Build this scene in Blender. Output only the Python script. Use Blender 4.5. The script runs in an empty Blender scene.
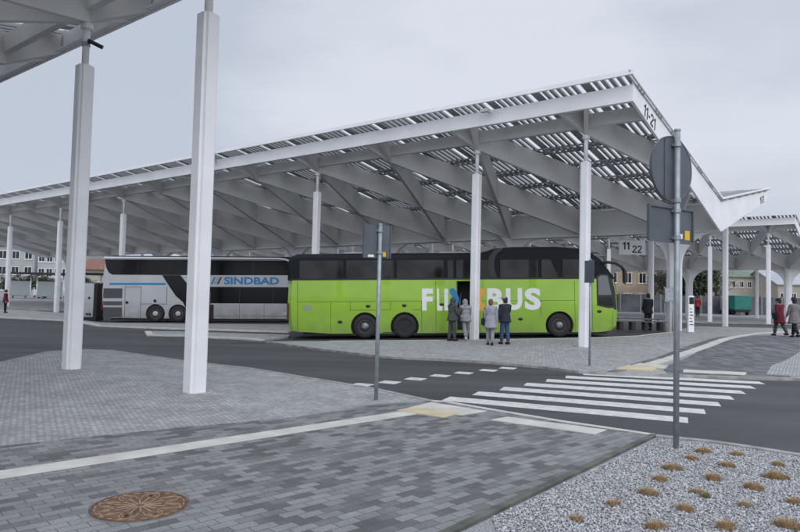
import bpy, bmesh, math, random
from math import sin, cos, pi, radians, sqrt, atan2
from mathutils import Vector, Matrix
from mathutils.geometry import tessellate_polygon
random.seed(7)
scn = bpy.context.scene
C = scn.collection

# ---------------------------------------------------------------- camera
F_PX, PITCH, ROLL, EYE = 646.44, 0.0441, 0.0236, 1.8        # focal length in px of an 800 px wide frame
FW = Vector((0, cos(PITCH), sin(PITCH))); YU = Vector((0, -sin(PITCH), cos(PITCH))); XR = Vector((1, 0, 0))
RT = cos(ROLL)*XR + sin(ROLL)*YU; UP = -sin(ROLL)*XR + cos(ROLL)*YU
cam = bpy.data.objects.new('camera', bpy.data.cameras.new('camera')); C.objects.link(cam)
cam.data.sensor_width = 36; cam.data.lens = 36*F_PX/800; cam.data.clip_end = 3000; cam.data.clip_start = .05
M3 = Matrix((RT, UP, -FW)).transposed()
cam.matrix_world = Matrix.Translation((0, 0, EYE)) @ M3.to_4x4()
scn.camera = cam

# ---------------------------------------------------------------- sky and sun (overcast)
SUN_EL, SUN_AZ = radians(38), radians(170)
w = bpy.data.worlds.new('World'); scn.world = w; w.use_nodes = True
nt = w.node_tree; N = nt.nodes; Lk = nt.links; N.clear()
out = N.new('ShaderNodeOutputWorld'); bg = N.new('ShaderNodeBackground')
sky = N.new('ShaderNodeTexSky'); sky.sky_type = 'NISHITA'; sky.sun_disc = False
sky.sun_elevation = SUN_EL; sky.sun_rotation = SUN_AZ; sky.dust_density = 3; sky.altitude = 100
tc = N.new('ShaderNodeTexCoord'); mp = N.new('ShaderNodeMapping'); mp.inputs['Scale'].default_value = (1.0, 1.0, 2.6)
mp.inputs['Location'].default_value = (1.3, 0.4, 0.2)
nz = N.new('ShaderNodeTexNoise'); nz.inputs['Scale'].default_value = 1.6; nz.inputs['Detail'].default_value = 6; nz.inputs['Roughness'].default_value = .46
rp = N.new('ShaderNodeValToRGB'); e = rp.color_ramp.elements
e[0].position = .39; e[0].color = (5.5, 6.0, 7.0, 1); e[1].position = .58; e[1].color = (7.4, 7.75, 8.6, 1)
sx = N.new('ShaderNodeSeparateXYZ')
# the cloud deck is darker to the left, brighter ahead and to the right
gr = N.new('ShaderNodeMapRange'); gr.inputs[1].default_value = -.55; gr.inputs[2].default_value = .25; gr.inputs[3].default_value = -.10; gr.inputs[4].default_value = .06
ad = N.new('ShaderNodeMath'); ad.operation = 'ADD'
mx = N.new('ShaderNodeMix'); mx.data_type = 'RGBA'; mx.inputs[0].default_value = .93
Lk.new(tc.outputs['Generated'], mp.inputs[0]); Lk.new(mp.outputs[0], nz.inputs[0]); Lk.new(tc.outputs['Generated'], sx.inputs[0])
Lk.new(sx.outputs[0], gr.inputs[0]); Lk.new(nz.outputs[0], ad.inputs[0]); Lk.new(gr.outputs[0], ad.inputs[1]); Lk.new(ad.outputs[0], rp.inputs[0])
Lk.new(sky.outputs[0], mx.inputs[6]); Lk.new(rp.outputs[0], mx.inputs[7]); 
# an overcast sky is brightest overhead and, here, behind the photographer where the sun stands
zf = N.new('ShaderNodeMapRange'); zf.inputs[1].default_value = .45; zf.inputs[2].default_value = 1; zf.inputs[3].default_value = 1; zf.inputs[4].default_value = 1.9
yf = N.new('ShaderNodeMapRange'); yf.inputs[1].default_value = .1; yf.inputs[2].default_value = -.7; yf.inputs[3].default_value = 1; yf.inputs[4].default_value = 1.7
mf = N.new('ShaderNodeMath'); mf.operation = 'MULTIPLY'; vs_ = N.new('ShaderNodeVectorMath'); vs_.operation = 'SCALE'
Lk.new(sx.outputs[2], zf.inputs[0]); Lk.new(sx.outputs[1], yf.inputs[0]); Lk.new(zf.outputs[0], mf.inputs[0]); Lk.new(yf.outputs[0], mf.inputs[1])
Lk.new(mx.outputs[2], vs_.inputs[0]); Lk.new(mf.outputs[0], vs_.inputs['Scale']); Lk.new(vs_.outputs[0], bg.inputs[0])
bg.inputs[1].default_value = .1; Lk.new(bg.outputs[0], out.inputs[0])
sun = bpy.data.objects.new('sun', bpy.data.lights.new('sun', 'SUN')); C.objects.link(sun)
sun.data.energy = .8; sun.data.angle = radians(60); sun.data.color = (1, .97, .93)
sun.rotation_euler = (radians(90)-SUN_EL, 0, pi-SUN_AZ+radians(180)*0)
sun.rotation_euler = Vector((-sin(SUN_AZ)*cos(SUN_EL), -cos(SUN_AZ)*cos(SUN_EL), -sin(SUN_EL))).to_track_quat('-Z', 'Y').to_euler()
scn.render.engine = 'CYCLES'
scn.view_settings.view_transform = 'Standard'; scn.view_settings.look = 'None'
scn.view_settings.exposure = 0; scn.view_settings.gamma = 1; scn.view_settings.use_curve_mapping = False
scn.render.resolution_x = 1024; scn.render.resolution_y = 681

# ---------------------------------------------------------------- photo ray -> point on the site
def ray(x, y): return FW*F_PX + RT*(x-400) - UP*(y-266)
def sm(t): t = max(0, min(1, t)); return t*t*(3-2*t)
def gz(x, y):
    """gentle fall of the bus bays"""
    t = max(0, min(1, (y-28)/11))
    a = (.031*(x+4.6)-.16)*(1-t) + (.021*(x+7)-.02)*t
    a = max(-.26, min(.32, a))
    return a*sm((y-20)/7)*(1-sm((y-44)/8))
def G(px, py, off=0.):
    z = off
    for i in range(12):
        r = ray(px, py); t = (z-EYE)/r.z
        p = r*t; z = .5*z + .5*(off + gz(p.x, p.y))
    return Vector((p.x, p.y))
def Z(px, py, Y):
    r = ray(px, py); t = Y/r.y
    return r*t + Vector((0, 0, EYE))

# ---------------------------------------------------------------- materials
def mat(name, col, rough=.6, metal=0., var=0., vscale=3., bump=0., bscale=30., col2=None, coat=0., spec=.5, coords='Object'):
    m = bpy.data.materials.new(name); m.use_nodes = True
    n = m.node_tree.nodes; l = m.node_tree.links; b = n['Principled BSDF']
    b.inputs['Roughness'].default_value = rough; b.inputs['Metallic'].default_value = metal
    b.inputs['Base Color'].default_value = (*col, 1); b.inputs['Coat Weight'].default_value = coat
    b.inputs['Specular IOR Level'].default_value = spec
    t = n.new('ShaderNodeTexCoord')
    if var > 0 or col2:
        z = n.new('ShaderNodeTexNoise'); z.inputs['Scale'].default_value = vscale; z.inputs['Detail'].default_value = 6
        l.new(t.outputs[coords], z.inputs[0])
        r = n.new('ShaderNodeValToRGB'); r.color_ramp.elements[0].position = .35; r.color_ramp.elements[1].position = .65
        c2 = col2 or tuple(min(1, c*(1+var)) for c in col); c1 = col if col2 else tuple(c*(1-var) for c in col)
        r.color_ramp.elements[0].color = (*c1, 1); r.color_ramp.elements[1].color = (*c2, 1)
        l.new(z.outputs[0], r.inputs[0]); l.new(r.outputs[0], b.inputs['Base Color'])
    if bump > 0:
        z = n.new('ShaderNodeTexNoise'); z.inputs['Scale'].default_value = bscale; z.inputs['Detail'].default_value = 4
        l.new(t.outputs[coords], z.inputs[0])
        u = n.new('ShaderNodeBump'); u.inputs['Strength'].default_value = bump; u.inputs['Distance'].default_value = .02
        l.new(z.outputs[0], u.inputs['Height']); l.new(u.outputs[0], b.inputs['Normal'])
    return m

def brick_mat(name, c1, c2, mortar, bw, bh, rot, ramp=(.45, .75), msize=.006, offset=.5, dirt=.25, stain=(.78, 1.12), sq=1.):
    """paving: random tone per block, joints, dirt and wear"""
    m = bpy.data.materials.new(name); m.use_nodes = True
    n = m.node_tree.nodes; l = m.node_tree.links; b = n['Principled BSDF']
    t = n.new('ShaderNodeTexCoord'); mpg = n.new('ShaderNodeMapping'); mpg.inputs['Rotation'].default_value = (0, 0, -rot)
    l.new(t.outputs['Object'], mpg.inputs[0])
    wob = n.new('ShaderNodeTexNoise'); wob.inputs['Scale'].default_value = 9
    l.new(mpg.outputs[0], wob.inputs[0])
    va = n.new('ShaderNodeVectorMath'); va.operation = 'MULTIPLY_ADD'; va.inputs[1].default_value = (.008, .008, 0)
    l.new(wob.outputs['Color'], va.inputs[0]); l.new(mpg.outputs[0], va.inputs[2])
    br = n.new('ShaderNodeTexBrick'); br.offset = offset; br.squash = sq
    br.inputs['Color1'].default_value = (0, 0, 0, 1); br.inputs['Color2'].default_value = (1, 1, 1, 1); br.inputs['Mortar'].default_value = (.5, .5, .5, 1)
    br.inputs['Scale'].default_value = 1; br.inputs['Brick Width'].default_value = bw; br.inputs['Row Height'].default_value = bh
    br.inputs['Mortar Size'].default_value = msize; br.inputs['Mortar Smooth'].default_value = .3; br.inputs['Bias'].default_value = 0
    l.new(va.outputs[0], br.inputs[0])
    r = n.new('ShaderNodeValToRGB'); r.color_ramp.elements[0].position = ramp[0]; r.color_ramp.elements[1].position = ramp[1]
    r.color_ramp.elements[0].color = (*c1, 1); r.color_ramp.elements[1].color = (*c2, 1)
    # patches where dark blocks gather
    pn = n.new('ShaderNodeTexNoise'); pn.inputs['Scale'].default_value = .55; pn.inputs['Detail'].default_value = 3
    l.new(t.outputs['Object'], pn.inputs[0])
    ma = n.new('ShaderNodeMath'); ma.operation = 'MULTIPLY_ADD'; ma.inputs[1].default_value = 1.1; ma.inputs[2].default_value = -.55
    l.new(pn.outputs[0], ma.inputs[0])
    ad2 = n.new('ShaderNodeMath'); ad2.operation = 'ADD'; l.new(br.outputs['Color'], ad2.inputs[0]); l.new(ma.outputs[0], ad2.inputs[1])
    l.new(ad2.outputs[0], r.inputs[0])
    mxm = n.new('ShaderNodeMix'); mxm.data_type = 'RGBA'; mxm.inputs[7].default_value = (*mortar, 1)
    l.new(br.outputs['Fac'], mxm.inputs[0]); l.new(r.outputs[0], mxm.inputs[6])
    dn = n.new('ShaderNodeTexNoise'); dn.inputs['Scale'].default_value = 1.7; dn.inputs['Detail'].default_value = 9; dn.inputs['Roughness'].default_value = .65
    l.new(t.outputs['Object'], dn.inputs[0])
    mr = n.new('ShaderNodeMapRange'); mr.inputs[1].default_value = .35; mr.inputs[2].default_value = .65; mr.inputs[3].default_value = stain[0]; mr.inputs[4].default_value = stain[1]
    l.new(dn.outputs[0], mr.inputs[0])
    fn = n.new('ShaderNodeTexNoise'); fn.inputs['Scale'].default_value = 60; fn.inputs['Detail'].default_value = 4
    l.new(t.outputs['Object'], fn.inputs[0])
    mr2 = n.new('ShaderNodeMapRange'); mr2.inputs[1].default_value = .3; mr2.inputs[2].default_value = .7; mr2.inputs[3].default_value = 1-dirt; mr2.inputs[4].default_value = 1+dirt
    l.new(fn.outputs[0], mr2.inputs[0])
    mm = n.new('ShaderNodeMath'); mm.operation = 'MULTIPLY'; l.new(mr.outputs[0], mm.inputs[0]); l.new(mr2.outputs[0], mm.inputs[1])
    vm = n.new('ShaderNodeVectorMath'); vm.operation = 'SCALE'; l.new(mxm.outputs[2], vm.inputs[0]); l.new(mm.outputs[0], vm.inputs['Scale'])
    l.new(vm.outputs[0], b.inputs['Base Color']); b.inputs['Roughness'].default_value = .75
    bu = n.new('ShaderNodeBump'); bu.inputs['Strength'].default_value = .5; bu.inputs['Distance'].default_value = .006; bu.invert = True
    l.new(br.outputs['Fac'], bu.inputs['Height']); l.new(bu.outputs[0], b.inputs['Normal'])
    return m

def asphalt_mat(name, c, patch=.25):
    m = bpy.data.materials.new(name); m.use_nodes = True
    n = m.node_tree.nodes; l = m.node_tree.links; b = n['Principled BSDF']
    t = n.new('ShaderNodeTexCoord')
    a = n.new('ShaderNodeTexNoise'); a.inputs['Scale'].default_value = .35; a.inputs['Detail'].default_value = 7; a.inputs['Roughness'].default_value = .6
    # stretched along the driving direction: tyre-polished streaks
    mpg = n.new('ShaderNodeMapping'); mpg.inputs['Rotation'].default_value = (0, 0, radians(35)); mpg.inputs['Scale'].default_value = (.35, 1.6, 1)
    l.new(t.outputs['Object'], mpg.inputs[0]); l.new(mpg.outputs[0], a.inputs[0])
    f = n.new('ShaderNodeTexNoise'); f.inputs['Scale'].default_value = 90; f.inputs['Detail'].default_value = 3; l.new(t.outputs['Object'], f.inputs[0])
    m1 = n.new('ShaderNodeMapRange'); m1.inputs[1].default_value = .35; m1.inputs[2].default_value = .65; m1.inputs[3].default_value = 1-patch; m1.inputs[4].default_value = 1+patch; l.new(a.outputs[0], m1.inputs[0])
    m2 = n.new('ShaderNodeMapRange'); m2.inputs[1].default_value = .3; m2.inputs[2].default_value = .7; m2.inputs[3].default_value = .7; m2.inputs[4].default_value = 1.35; l.new(f.outputs[0], m2.inputs[0])
    mm = n.new('ShaderNodeMath'); mm.operation = 'MULTIPLY'; l.new(m1.outputs[0], mm.inputs[0]); l.new(m2.outputs[0], mm.inputs[1])
    vm = n.new('ShaderNodeVectorMath'); vm.operation = 'SCALE'; vm.inputs[0].default_value = c; l.new(mm.outputs[0], vm.inputs['Scale'])
    l.new(vm.outputs[0], b.inputs['Base Color']); b.inputs['Roughness'].default_value = .7
    bu = n.new('ShaderNodeBump'); bu.inputs['Strength'].default_value = .3; bu.inputs['Distance'].default_value = .005; l.new(f.outputs[0], bu.inputs['Height']); l.new(bu.outputs[0], b.inputs['Normal'])
    return m

TH = .9032
U2 = Vector((-sin(TH), cos(TH))); V2 = Vector((cos(TH), sin(TH)))
RUN = atan2(10.04-6.24, .28+3.73)
M = {}
M['asphalt'] = asphalt_mat('asphalt', (.047, .047, .051), .38)
M['ground'] = asphalt_mat('far_ground', (.16, .16, .155), .15)
M['pavers'] = brick_mat('grey_pavers', (.098, .10, .101), (.215, .218, .223), (.085, .085, .084), .22, .11, RUN, ramp=(.12, .62), msize=.005)
M['pavers_dark'] = brick_mat('dark_pavers', (.09, .093, .10), (.16, .164, .172), (.05, .05, .05), .4, .2, RUN+1.1, msize=.005)
M['cobble'] = brick_mat('small_cobbles', (.285, .29, .292), (.41, .415, .42), (.215, .216, .217), .085, .08, RUN+.25, ramp=(.1, .95), msize=.011, dirt=.3)
M['platform'] = brick_mat('light_platform_blocks', (.26, .262, .262), (.34, .34, .34), (.19, .19, .19), .22, .11, RUN+.6, ramp=(.1, .9), msize=.006, dirt=.15, stain=(.86, 1.08))
M['plaza'] = brick_mat('far_pavement', (.20, .20, .20), (.26, .26, .255), (.15, .15, .15), .5, .5, TH, dirt=.1)
M['kerb'] = mat('kerb_granite', (.27, .27, .265), .8, var=.25, vscale=4, bump=.3)
M['kerb_dark'] = mat('kerb_mossy', (.10, .105, .09), .85, var=.35, vscale=3, bump=.3)
M['tactile'] = mat('white_tactile', (.50, .49, .455), .7, var=.12, vscale=2.5, bump=.2)
M['tactile_y'] = mat('yellow_tactile', (.50, .44, .29), .7, var=.15, vscale=3, bump=.2)
M['paint'] = mat('road_paint', (.54, .54, .53), .6, var=.14, vscale=9, bump=.2, bscale=80)
M['steel_white'] = mat('white_painted_steel', (.79, .795, .81), .45, var=.05, vscale=.7)
M['column_white'] = mat('white_column_paint', (.75, .755, .775), .4, var=.06, vscale=.9)
M['steel_grey'] = mat('beam_paint', (.60, .60, .595), .55, var=.07, vscale=.5)
M['louvre'] = mat('louvre_aluminium', (.29, .30, .31), .5)
M['light_alu'] = mat('light_aluminium', (.42, .43, .44), .5)
M['galv'] = mat('galvanised_steel', (.30, .34, .36), .5, metal=.5, var=.15, vscale=8)
M['sign_back'] = mat('sign_back_grey', (.085, .098, .115), .55, var=.12, vscale=3)
M['black'] = mat('black_plastic', (.012, .012, .013), .5)
M['text_dark'] = mat('dark_lettering', (.03, .03, .035), .6)
M['glass'] = mat('tinted_glass', (.006, .007, .009), .06, spec=.28, col2=(.030, .032, .036), vscale=.9)  # mottling in the base colour stands in for dim reflections in the panes
M['glass_dark'] = mat('black_glass', (.008, .008, .010), .12, spec=.2)
M['glass_clear'] = mat('reflecting_glass', (.09, .10, .11), .05, spec=.8)
M['green'] = mat('green_bus_paint', (.245, .455, .008), .28, var=.07, vscale=.8, coat=.8)
M['green_seam'] = mat('green_seam', (.05, .12, .01), .6)
M['darkroof'] = mat('dark_bus_roof', (.010, .012, .016), .55, spec=.12)
M['rubber'] = mat('tyre_rubber', (.022, .022, .024), .85, bump=.2)
M['rim'] = mat('steel_rim', (.22, .22, .23), .45, metal=.6, var=.25, vscale=12)
M['silver'] = mat('silver_coach_paint', (.47, .485, .51), .35, metal=.1, var=.05, vscale=.7, coat=.3)
M['silver_seam'] = mat('panel_seam', (.10, .10, .11), .6)
M['blue'] = mat('blue_lettering', (.02, .19, .46), .5)
M['white'] = mat('white_lettering', (.72, .74, .76), .5)
M['orange'] = mat('orange_mark', (.80, .36, .03), .5)
M['interior'] = mat('dark_interior', (.012, .012, .015), .9)
M['red_lamp'] = mat('red_lens', (.09, .008, .008), .3)
M['yellow'] = mat('yellow_sticker', (.65, .42, .03), .5)
M['gravel'] = mat('gravel_bed', (.27, .27, .28), .9, var=.35, vscale=55, bump=.9, bscale=45)
M['iron'] = mat('rusty_cast_iron', (.13, .075, .045), .8, metal=.1, var=.35, vscale=14, bump=.4, bscale=60)
M['iron_light'] = mat('worn_cast_iron', (.30, .20, .14), .75, var=.2, vscale=18)
M['concrete'] = mat('concrete_ring', (.15, .152, .155), .8, var=.2, vscale=6, bump=.3)

def grime(m, zlo, zhi, dirt, amt):
    n = m.node_tree.nodes; l = m.node_tree.links; b = n['Principled BSDF']; t = n.new('ShaderNodeTexCoord'); sp = n.new('ShaderNodeSeparateXYZ'); l.new(t.outputs['Object'], sp.inputs[0])
    nz_ = n.new('ShaderNodeTexNoise'); nz_.inputs['Scale'].default_value = 2.2; nz_.inputs['Detail'].default_value = 8; l.new(t.outputs['Object'], nz_.inputs[0])
    a = n.new('ShaderNodeMapRange'); a.inputs[1].default_value = zlo; a.inputs[2].default_value = zhi; a.inputs[3].default_value = 1; a.inputs[4].default_value = 0; l.new(sp.outputs[2], a.inputs[0])
    p = n.new('ShaderNodeMath'); p.operation = 'MULTIPLY'; l.new(a.outputs[0], p.inputs[0]); l.new(nz_.outputs[0], p.inputs[1])
    q = n.new('ShaderNodeMath'); q.operation = 'MULTIPLY'; q.inputs[1].default_value = amt; l.new(p.outputs[0], q.inputs[0]); q.use_clamp = True
    x = n.new('ShaderNodeMix'); x.data_type = 'RGBA'; x.inputs[7].default_value = (*dirt, 1); l.new(q.outputs[0], x.inputs[0])
    src = b.inputs['Base Color'].links[0].from_socket; l.new(src, x.inputs[6]); l.new(x.outputs[2], b.inputs['Base Color'])
grime(M['green'], .2, 1.5, (.10, .10, .085), .75); grime(M['silver'], .2, 1.4, (.16, .15, .14), 1.1)

# ---------------------------------------------------------------- mesh helpers
def link(name, bm, m=None, parent=None, smooth=False):
    me = bpy.data.meshes.new(name); bm.to_mesh(me); bm.free()
    o = bpy.data.objects.new(name, me); C.objects.link(o)
    if m:
        for q in (m if isinstance(m, (list, tuple)) else [m]): me.materials.append(q)
    if parent: o.parent = parent
    if smooth:
        me.polygons.foreach_set('use_smooth', [True]*len(me.polygons))
    return o
def tag(o, label, cat, group=None):
    o['label'] = label; o['category'] = cat
    if group: o['group'] = group
    return o
def empty(name, loc=(0, 0, 0), rz=0):
    o = bpy.data.objects.new(name, None); C.objects.link(o); o.location = loc; o.rotation_euler = (0, 0, rz); o.empty_display_size = .3
    return o
def struct(o, kind='structure'): o['kind'] = kind; return o
def copy_tree(o, parent=None):
    c = o.copy(); C.objects.link(c); c.parent = parent
    for ch in list(o.children): copy_tree(ch, c)
    return c
def box(bm, x0, x1, y0, y1, z0, z1, mi=0, mtx=None):
    vs = [bm.verts.new(p) for p in ((x0,y0,z0),(x1,y0,z0),(x1,y1,z0),(x0,y1,z0),(x0,y0,z1),(x1,y0,z1),(x1,y1,z1),(x0,y1,z1))]
    if mtx:
        for v in vs: v.co = mtx @ v.co
    for f in ((3,2,1,0),(4,5,6,7),(0,1,5,4),(1,2,6,5),(2,3,7,6),(3,0,4,7)):
        fc = bm.faces.new([vs[i] for i in f]); fc.material_index = mi
    return vs
def bar(bm, a, b, wd, ht=None, up=Vector((0, 0, 1)), mi=0):
    """box from a to b, centred on the line"""
    a = Vector(a); b = Vector(b); d = (b-a); L = d.length; d.normalize(); ht = ht or wd
    s = d.cross(up)
    if s.length < 1e-4: s = Vector((1, 0, 0))
    s.normalize(); u = s.cross(d)
    vs = []
    for p in (a, b):
        for i, j in ((-1,-1),(1,-1),(1,1),(-1,1)): vs.append(bm.verts.new(p + s*i*wd/2 + u*j*ht/2))
    for f in ((3,2,1,0),(4,5,6,7),(0,1,5,4),(1,2,6,5),(2,3,7,6),(3,0,4,7)):
        bm.faces.new([vs[i] for i in f]).material_index = mi
def tube(bm, pts, r, n=10, mi=0, cap=True):
    pts = [Vector(p) for p in pts]; rs = r if isinstance(r, (list, tuple)) else [r]*len(pts); rings = []
    for i, p in enumerate(pts):
        d = (pts[min(i+1, len(pts)-1)]-pts[max(i-1, 0)]).normalized()
        s = d.cross(Vector((0, 0, 1)));
        if s.length < 1e-3: s = Vector((1, 0, 0))
        s.normalize(); t = d.cross(s)
        rings.append([bm.verts.new(p + (s*cos(2*pi*k/n)+t*sin(2*pi*k/n))*rs[i]) for k in range(n)])
    for a, b in zip(rings, rings[1:]):
        for k in range(n):
            f = bm.faces.new((a[k], a[(k+1)%n], b[(k+1)%n], b[k])); f.material_index = mi; f.smooth = True
    if cap:
        bm.faces.new(rings[0][::-1]).material_index = mi; bm.faces.new(rings[-1]).material_index = mi
def prism(bm, pts, axis, a, b, mi=0):
    """extrude a 2D outline along an axis; pts in the two other axes (x,z) for axis y, (x,y) for z, (y,z) for x"""
    def P(p, t): return {'y': (p[0], t, p[1]), 'z': (p[0], p[1], t), 'x': (t, p[0], p[1])}[axis]
    A = [bm.verts.new(P(p, a)) for p in pts]; B = [bm.verts.new(P(p, b)) for p in pts]
    n = len(pts); fs = []
    fs.append(bm.faces.new(A)); fs.append(bm.faces.new(B[::-1]))
    for i in range(n): fs.append(bm.faces.new((A[i], B[i], B[(i+1)%n], A[(i+1)%n])))
    for f in fs: f.material_index = mi
    return fs
def fix(bm): bmesh.ops.recalc_face_normals(bm, faces=bm.faces)
def lathe(bm, prof, n=24, axis='y', c=(0, 0, 0), mi=0, smooth=True):
    """prof = (radius, height along axis)"""
    rings = []
    for r, h in prof:
        ring = []
        for k in range(n):
            a = 2*pi*k/n
            p = {'y': (r*cos(a), h, r*sin(a)), 'z': (r*cos(a), r*sin(a), h), 'x': (h, r*cos(a), r*sin(a))}[axis]
            ring.append(bm.verts.new((p[0]+c[0], p[1]+c[1], p[2]+c[2])))
        rings.append(ring)
    for a, b in zip(rings, rings[1:]):
        for k in range(n):
            f = bm.faces.new((a[k], a[(k+1)%n], b[(k+1)%n], b[k])); f.material_index = mi; f.smooth = smooth
    bm.faces.new(rings[0][::-1]).material_index = mi; bm.faces.new(rings[-1]).material_index = mi
def text_mesh(txt, size, depth, bold=.0):
    """letters as a bmesh lying in the x-y plane, lower left at the origin; returns bm, width"""
    cu = bpy.data.curves.new('lettering', 'FONT'); cu.body = txt; cu.size = size; cu.extrude = depth; cu.offset = bold; cu.resolution_u = 4
    o = bpy.data.objects.new('lettering', cu); C.objects.link(o)
    me = bpy.data.meshes.new_from_object(o.evaluated_get(bpy.context.evaluated_depsgraph_get()))
    bm = bmesh.new(); bm.from_mesh(me)
    bpy.data.objects.remove(o); bpy.data.curves.remove(cu); bpy.data.meshes.remove(me)
    xs = [v.co.x for v in bm.verts]; ys = [v.co.y for v in bm.verts]
    for v in bm.verts: v.co.x -= min(xs); v.co.y -= min(ys)
    return bm, max(xs)-min(xs), max(ys)-min(ys)
def digits(txt, W, H, mtx, m, name, parent, depth=.006):
    adv = {'1': .62, '2': .95, '-': .6}; tot = sum(adv[c] for c in txt); k = W/tot; x = 0; bm = bmesh.new()
    for c in txt:
        if c == '1': P = [[(.26, 0), (.48, 0), (.48, 1), (.30, 1), (.26, .93)], [(.259, .93), (.02, .80), (.02, .62), (.259, .74)]]
        elif c == '-': P = [[(.08, .38), (.48, .38), (.48, .54), (.08, .54)]]
        else: P = [[(.05, 0), (.85, 0), (.85, .17), (.05, .17)], [(.05, .171), (.33, .171), (.83, .60), (.64, .66)],
                   [(.83, .601), (.84, .75), (.62, .75), (.64, .661)], [(.84, .751), (.76, .92), (.60, .83), (.62, .751)], [(.76, .921), (.45, 1.0), (.44, .84), (.60, .831)],
                   [(.449, 1.), (.15, .93), (.26, .78), (.439, .84)], [(.149, .929), (.05, .72), (.26, .70), (.259, .779)]]
        for p in P: prism(bm, [((x+q[0])*k, q[1]*H) for q in p], 'z', 0, depth)
        x += adv[c]
    fix(bm)
    for v in bm.verts: v.co = mtx @ v.co
    return link(name, bm, m, parent)
def fit_text(txt, W, H, mtx, m, name, parent, bold=0., depth=.004):
    bm, w_, h_ = text_mesh(txt, 1, .001, bold)
    for v in bm.verts:
        v.co = mtx @ Vector((v.co.x*W/w_, v.co.y*H/h_, (v.co.z/.001)*depth/2))
    return link(name, bm, m, parent)

# ---------------------------------------------------------------- the ground
def drape(bm, off):
    xs = [v.co.x for v in bm.verts]; ys = [v.co.y for v in bm.verts]
    for ax, lo, hi, st in ((0, max(-40, min(xs)), min(40, max(xs)), 2), (1, max(19, min(ys)), min(54, max(ys)), 1)):
        c = (math.floor(lo/st)+1)*st          # one grid shared by all sheets
        while c < hi:
            co = [0, 0, 0]; no = [0, 0, 0]; co[ax] = c; no[ax] = 1
            bmesh.ops.bisect_plane(bm, geom=bm.verts[:]+bm.edges[:]+bm.faces[:], plane_co=co, plane_no=no)
            c += st
    for v in bm.verts: v.co.z = off + gz(v.co.x, v.co.y)
def sheet(name, pts, off, m, skirt=0., stuff=False):
    """a draped area with closed sides: pts = world (x, y)"""
    bm = bmesh.new(); vs = [bm.verts.new((p[0], p[1], 0)) for p in pts]
    for t in tessellate_polygon([[Vector((p[0], p[1], 0)) for p in pts]]):
        if len(set(t)) == 3: bm.faces.new([vs[i] for i in t])
    bm.normal_update()
    for f in bm.faces:
        if f.normal.z < 0: f.normal_flip()
    drape(bm, off)
    for f in bm.faces:
        if f.normal.z < 0: f.normal_flip()
    if skirt:
        ed = [e_ for e_ in bm.edges if e_.is_boundary]
        r = bmesh.ops.extrude_edge_only(bm, edges=ed)
        for v in [g for g in r['geom'] if isinstance(g, bmesh.types.BMVert)]: v.co.z -= skirt
    fix(bm)
    up = sum(f.normal.z*f.calc_area() for f in bm.faces)
    if up < 0:
        for f in bm.faces: f.normal_flip()
    o = link(name, bm, m); return struct(o)
def offset_path(pts, d):
    res = []
    for i, p in enumerate(pts):
        a = Vector(pts[max(i-1, 0)]); b = Vector(pts[min(i+1, len(pts)-1)]); t = (b-a).normalized(); nn = Vector((-t.y, t.x)); res.append(Vector(p)+nn*d)
    return res
def strip(name, pts, wd, off, m, skirt=.14):
    L = offset_path(pts, wd/2); R = offset_path(pts, -wd/2)
    return sheet(name, [tuple(p) for p in L]+[tuple(p) for p in R[::-1]], off, m, skirt)
def Gs(ps, off=0.): return [G(a, b, off) for a, b in ps]
def lin(a, b, t): return a + (b-a)*t
RD = -.06

bm = bmesh.new()
for r0, r1 in ((0, 1),):
    bm.faces.new([bm.verts.new(p) for p in ((-1500, -300, 0), (1500, -300, 0), (1500, 2200, 0), (-1500, 2200, 0))])
for v in bm.verts: v.co.z = -.45
struct(link('ground', bm, M['ground']))
sheet('road', [(-70, -20), (60, -20), (60, 60), (-70, 60)], RD, M['asphalt'], .3)

# near side: cobbled island, pavers, gravel bed
isl = Gs([(0,362),(25,357),(50,351.5),(80,349.3),(110,350.3),(150,356),(185,361),(250,368.3),(300,376.5),(340,383),(378,389.5),(422,399),(432,400.8)])
bnd = Gs([(432,400.8),(400,402.6),(372,405),(300,416.5),(150,430.5),(0,446)])
dl = (bnd[-1]-bnd[-2]).normalized()
bndx = bnd + [bnd[-1]+dl*14]
islx = [isl[0]+Vector((-14, -3.4)), isl[0]+Vector((-5, -.5))] + isl
sheet('cobbled_pavement', islx + bndx[1:], 0, M['cobble'], .2)
strip('kerb', islx, .13, .008, M['kerb'])
cr = Gs([(432,400.8),(446,401.8),(500,411),(560,421),(608,428),(654,434.8)])
g0 = G(654, 434.8); g1 = G(450, 531); gd = (g1-g0).normalized()
gk = [g0, g1, g1+gd*4, g1+gd*9]
sheet('pavement', bndx[::-1] + cr[1:] + gk[1:] + [Vector((-30, -12)), Vector((-30, bndx[-1].y-6))], 0, M['pavers'], .2)
strip('kerb', cr, .11, .006, M['tactile'])
gr_ = Gs([(656,435.8),(680,438.6),(711,441.5),(755,448),(800,455)])
ge = (gr_[-1]-gr_[-2]).normalized()
grx = gr_ + [gr_[-1]+ge*4+Vector((0,-.3)), gr_[-1]+ge*12+Vector((0,-2))]
off_g = [p + Vector((.05, 0)) for p in gk]
sheet('gravel_bed', [off_g[0]] + grx + [Vector((grx[-1].x, gk[-1].y))] + off_g[::-1][:-1], -.02, M['gravel'], .2)
strip('kerb', gk, .08, .012, M['kerb_dark'])
strip('kerb', grx, .12, .012, M['kerb'])

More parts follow.
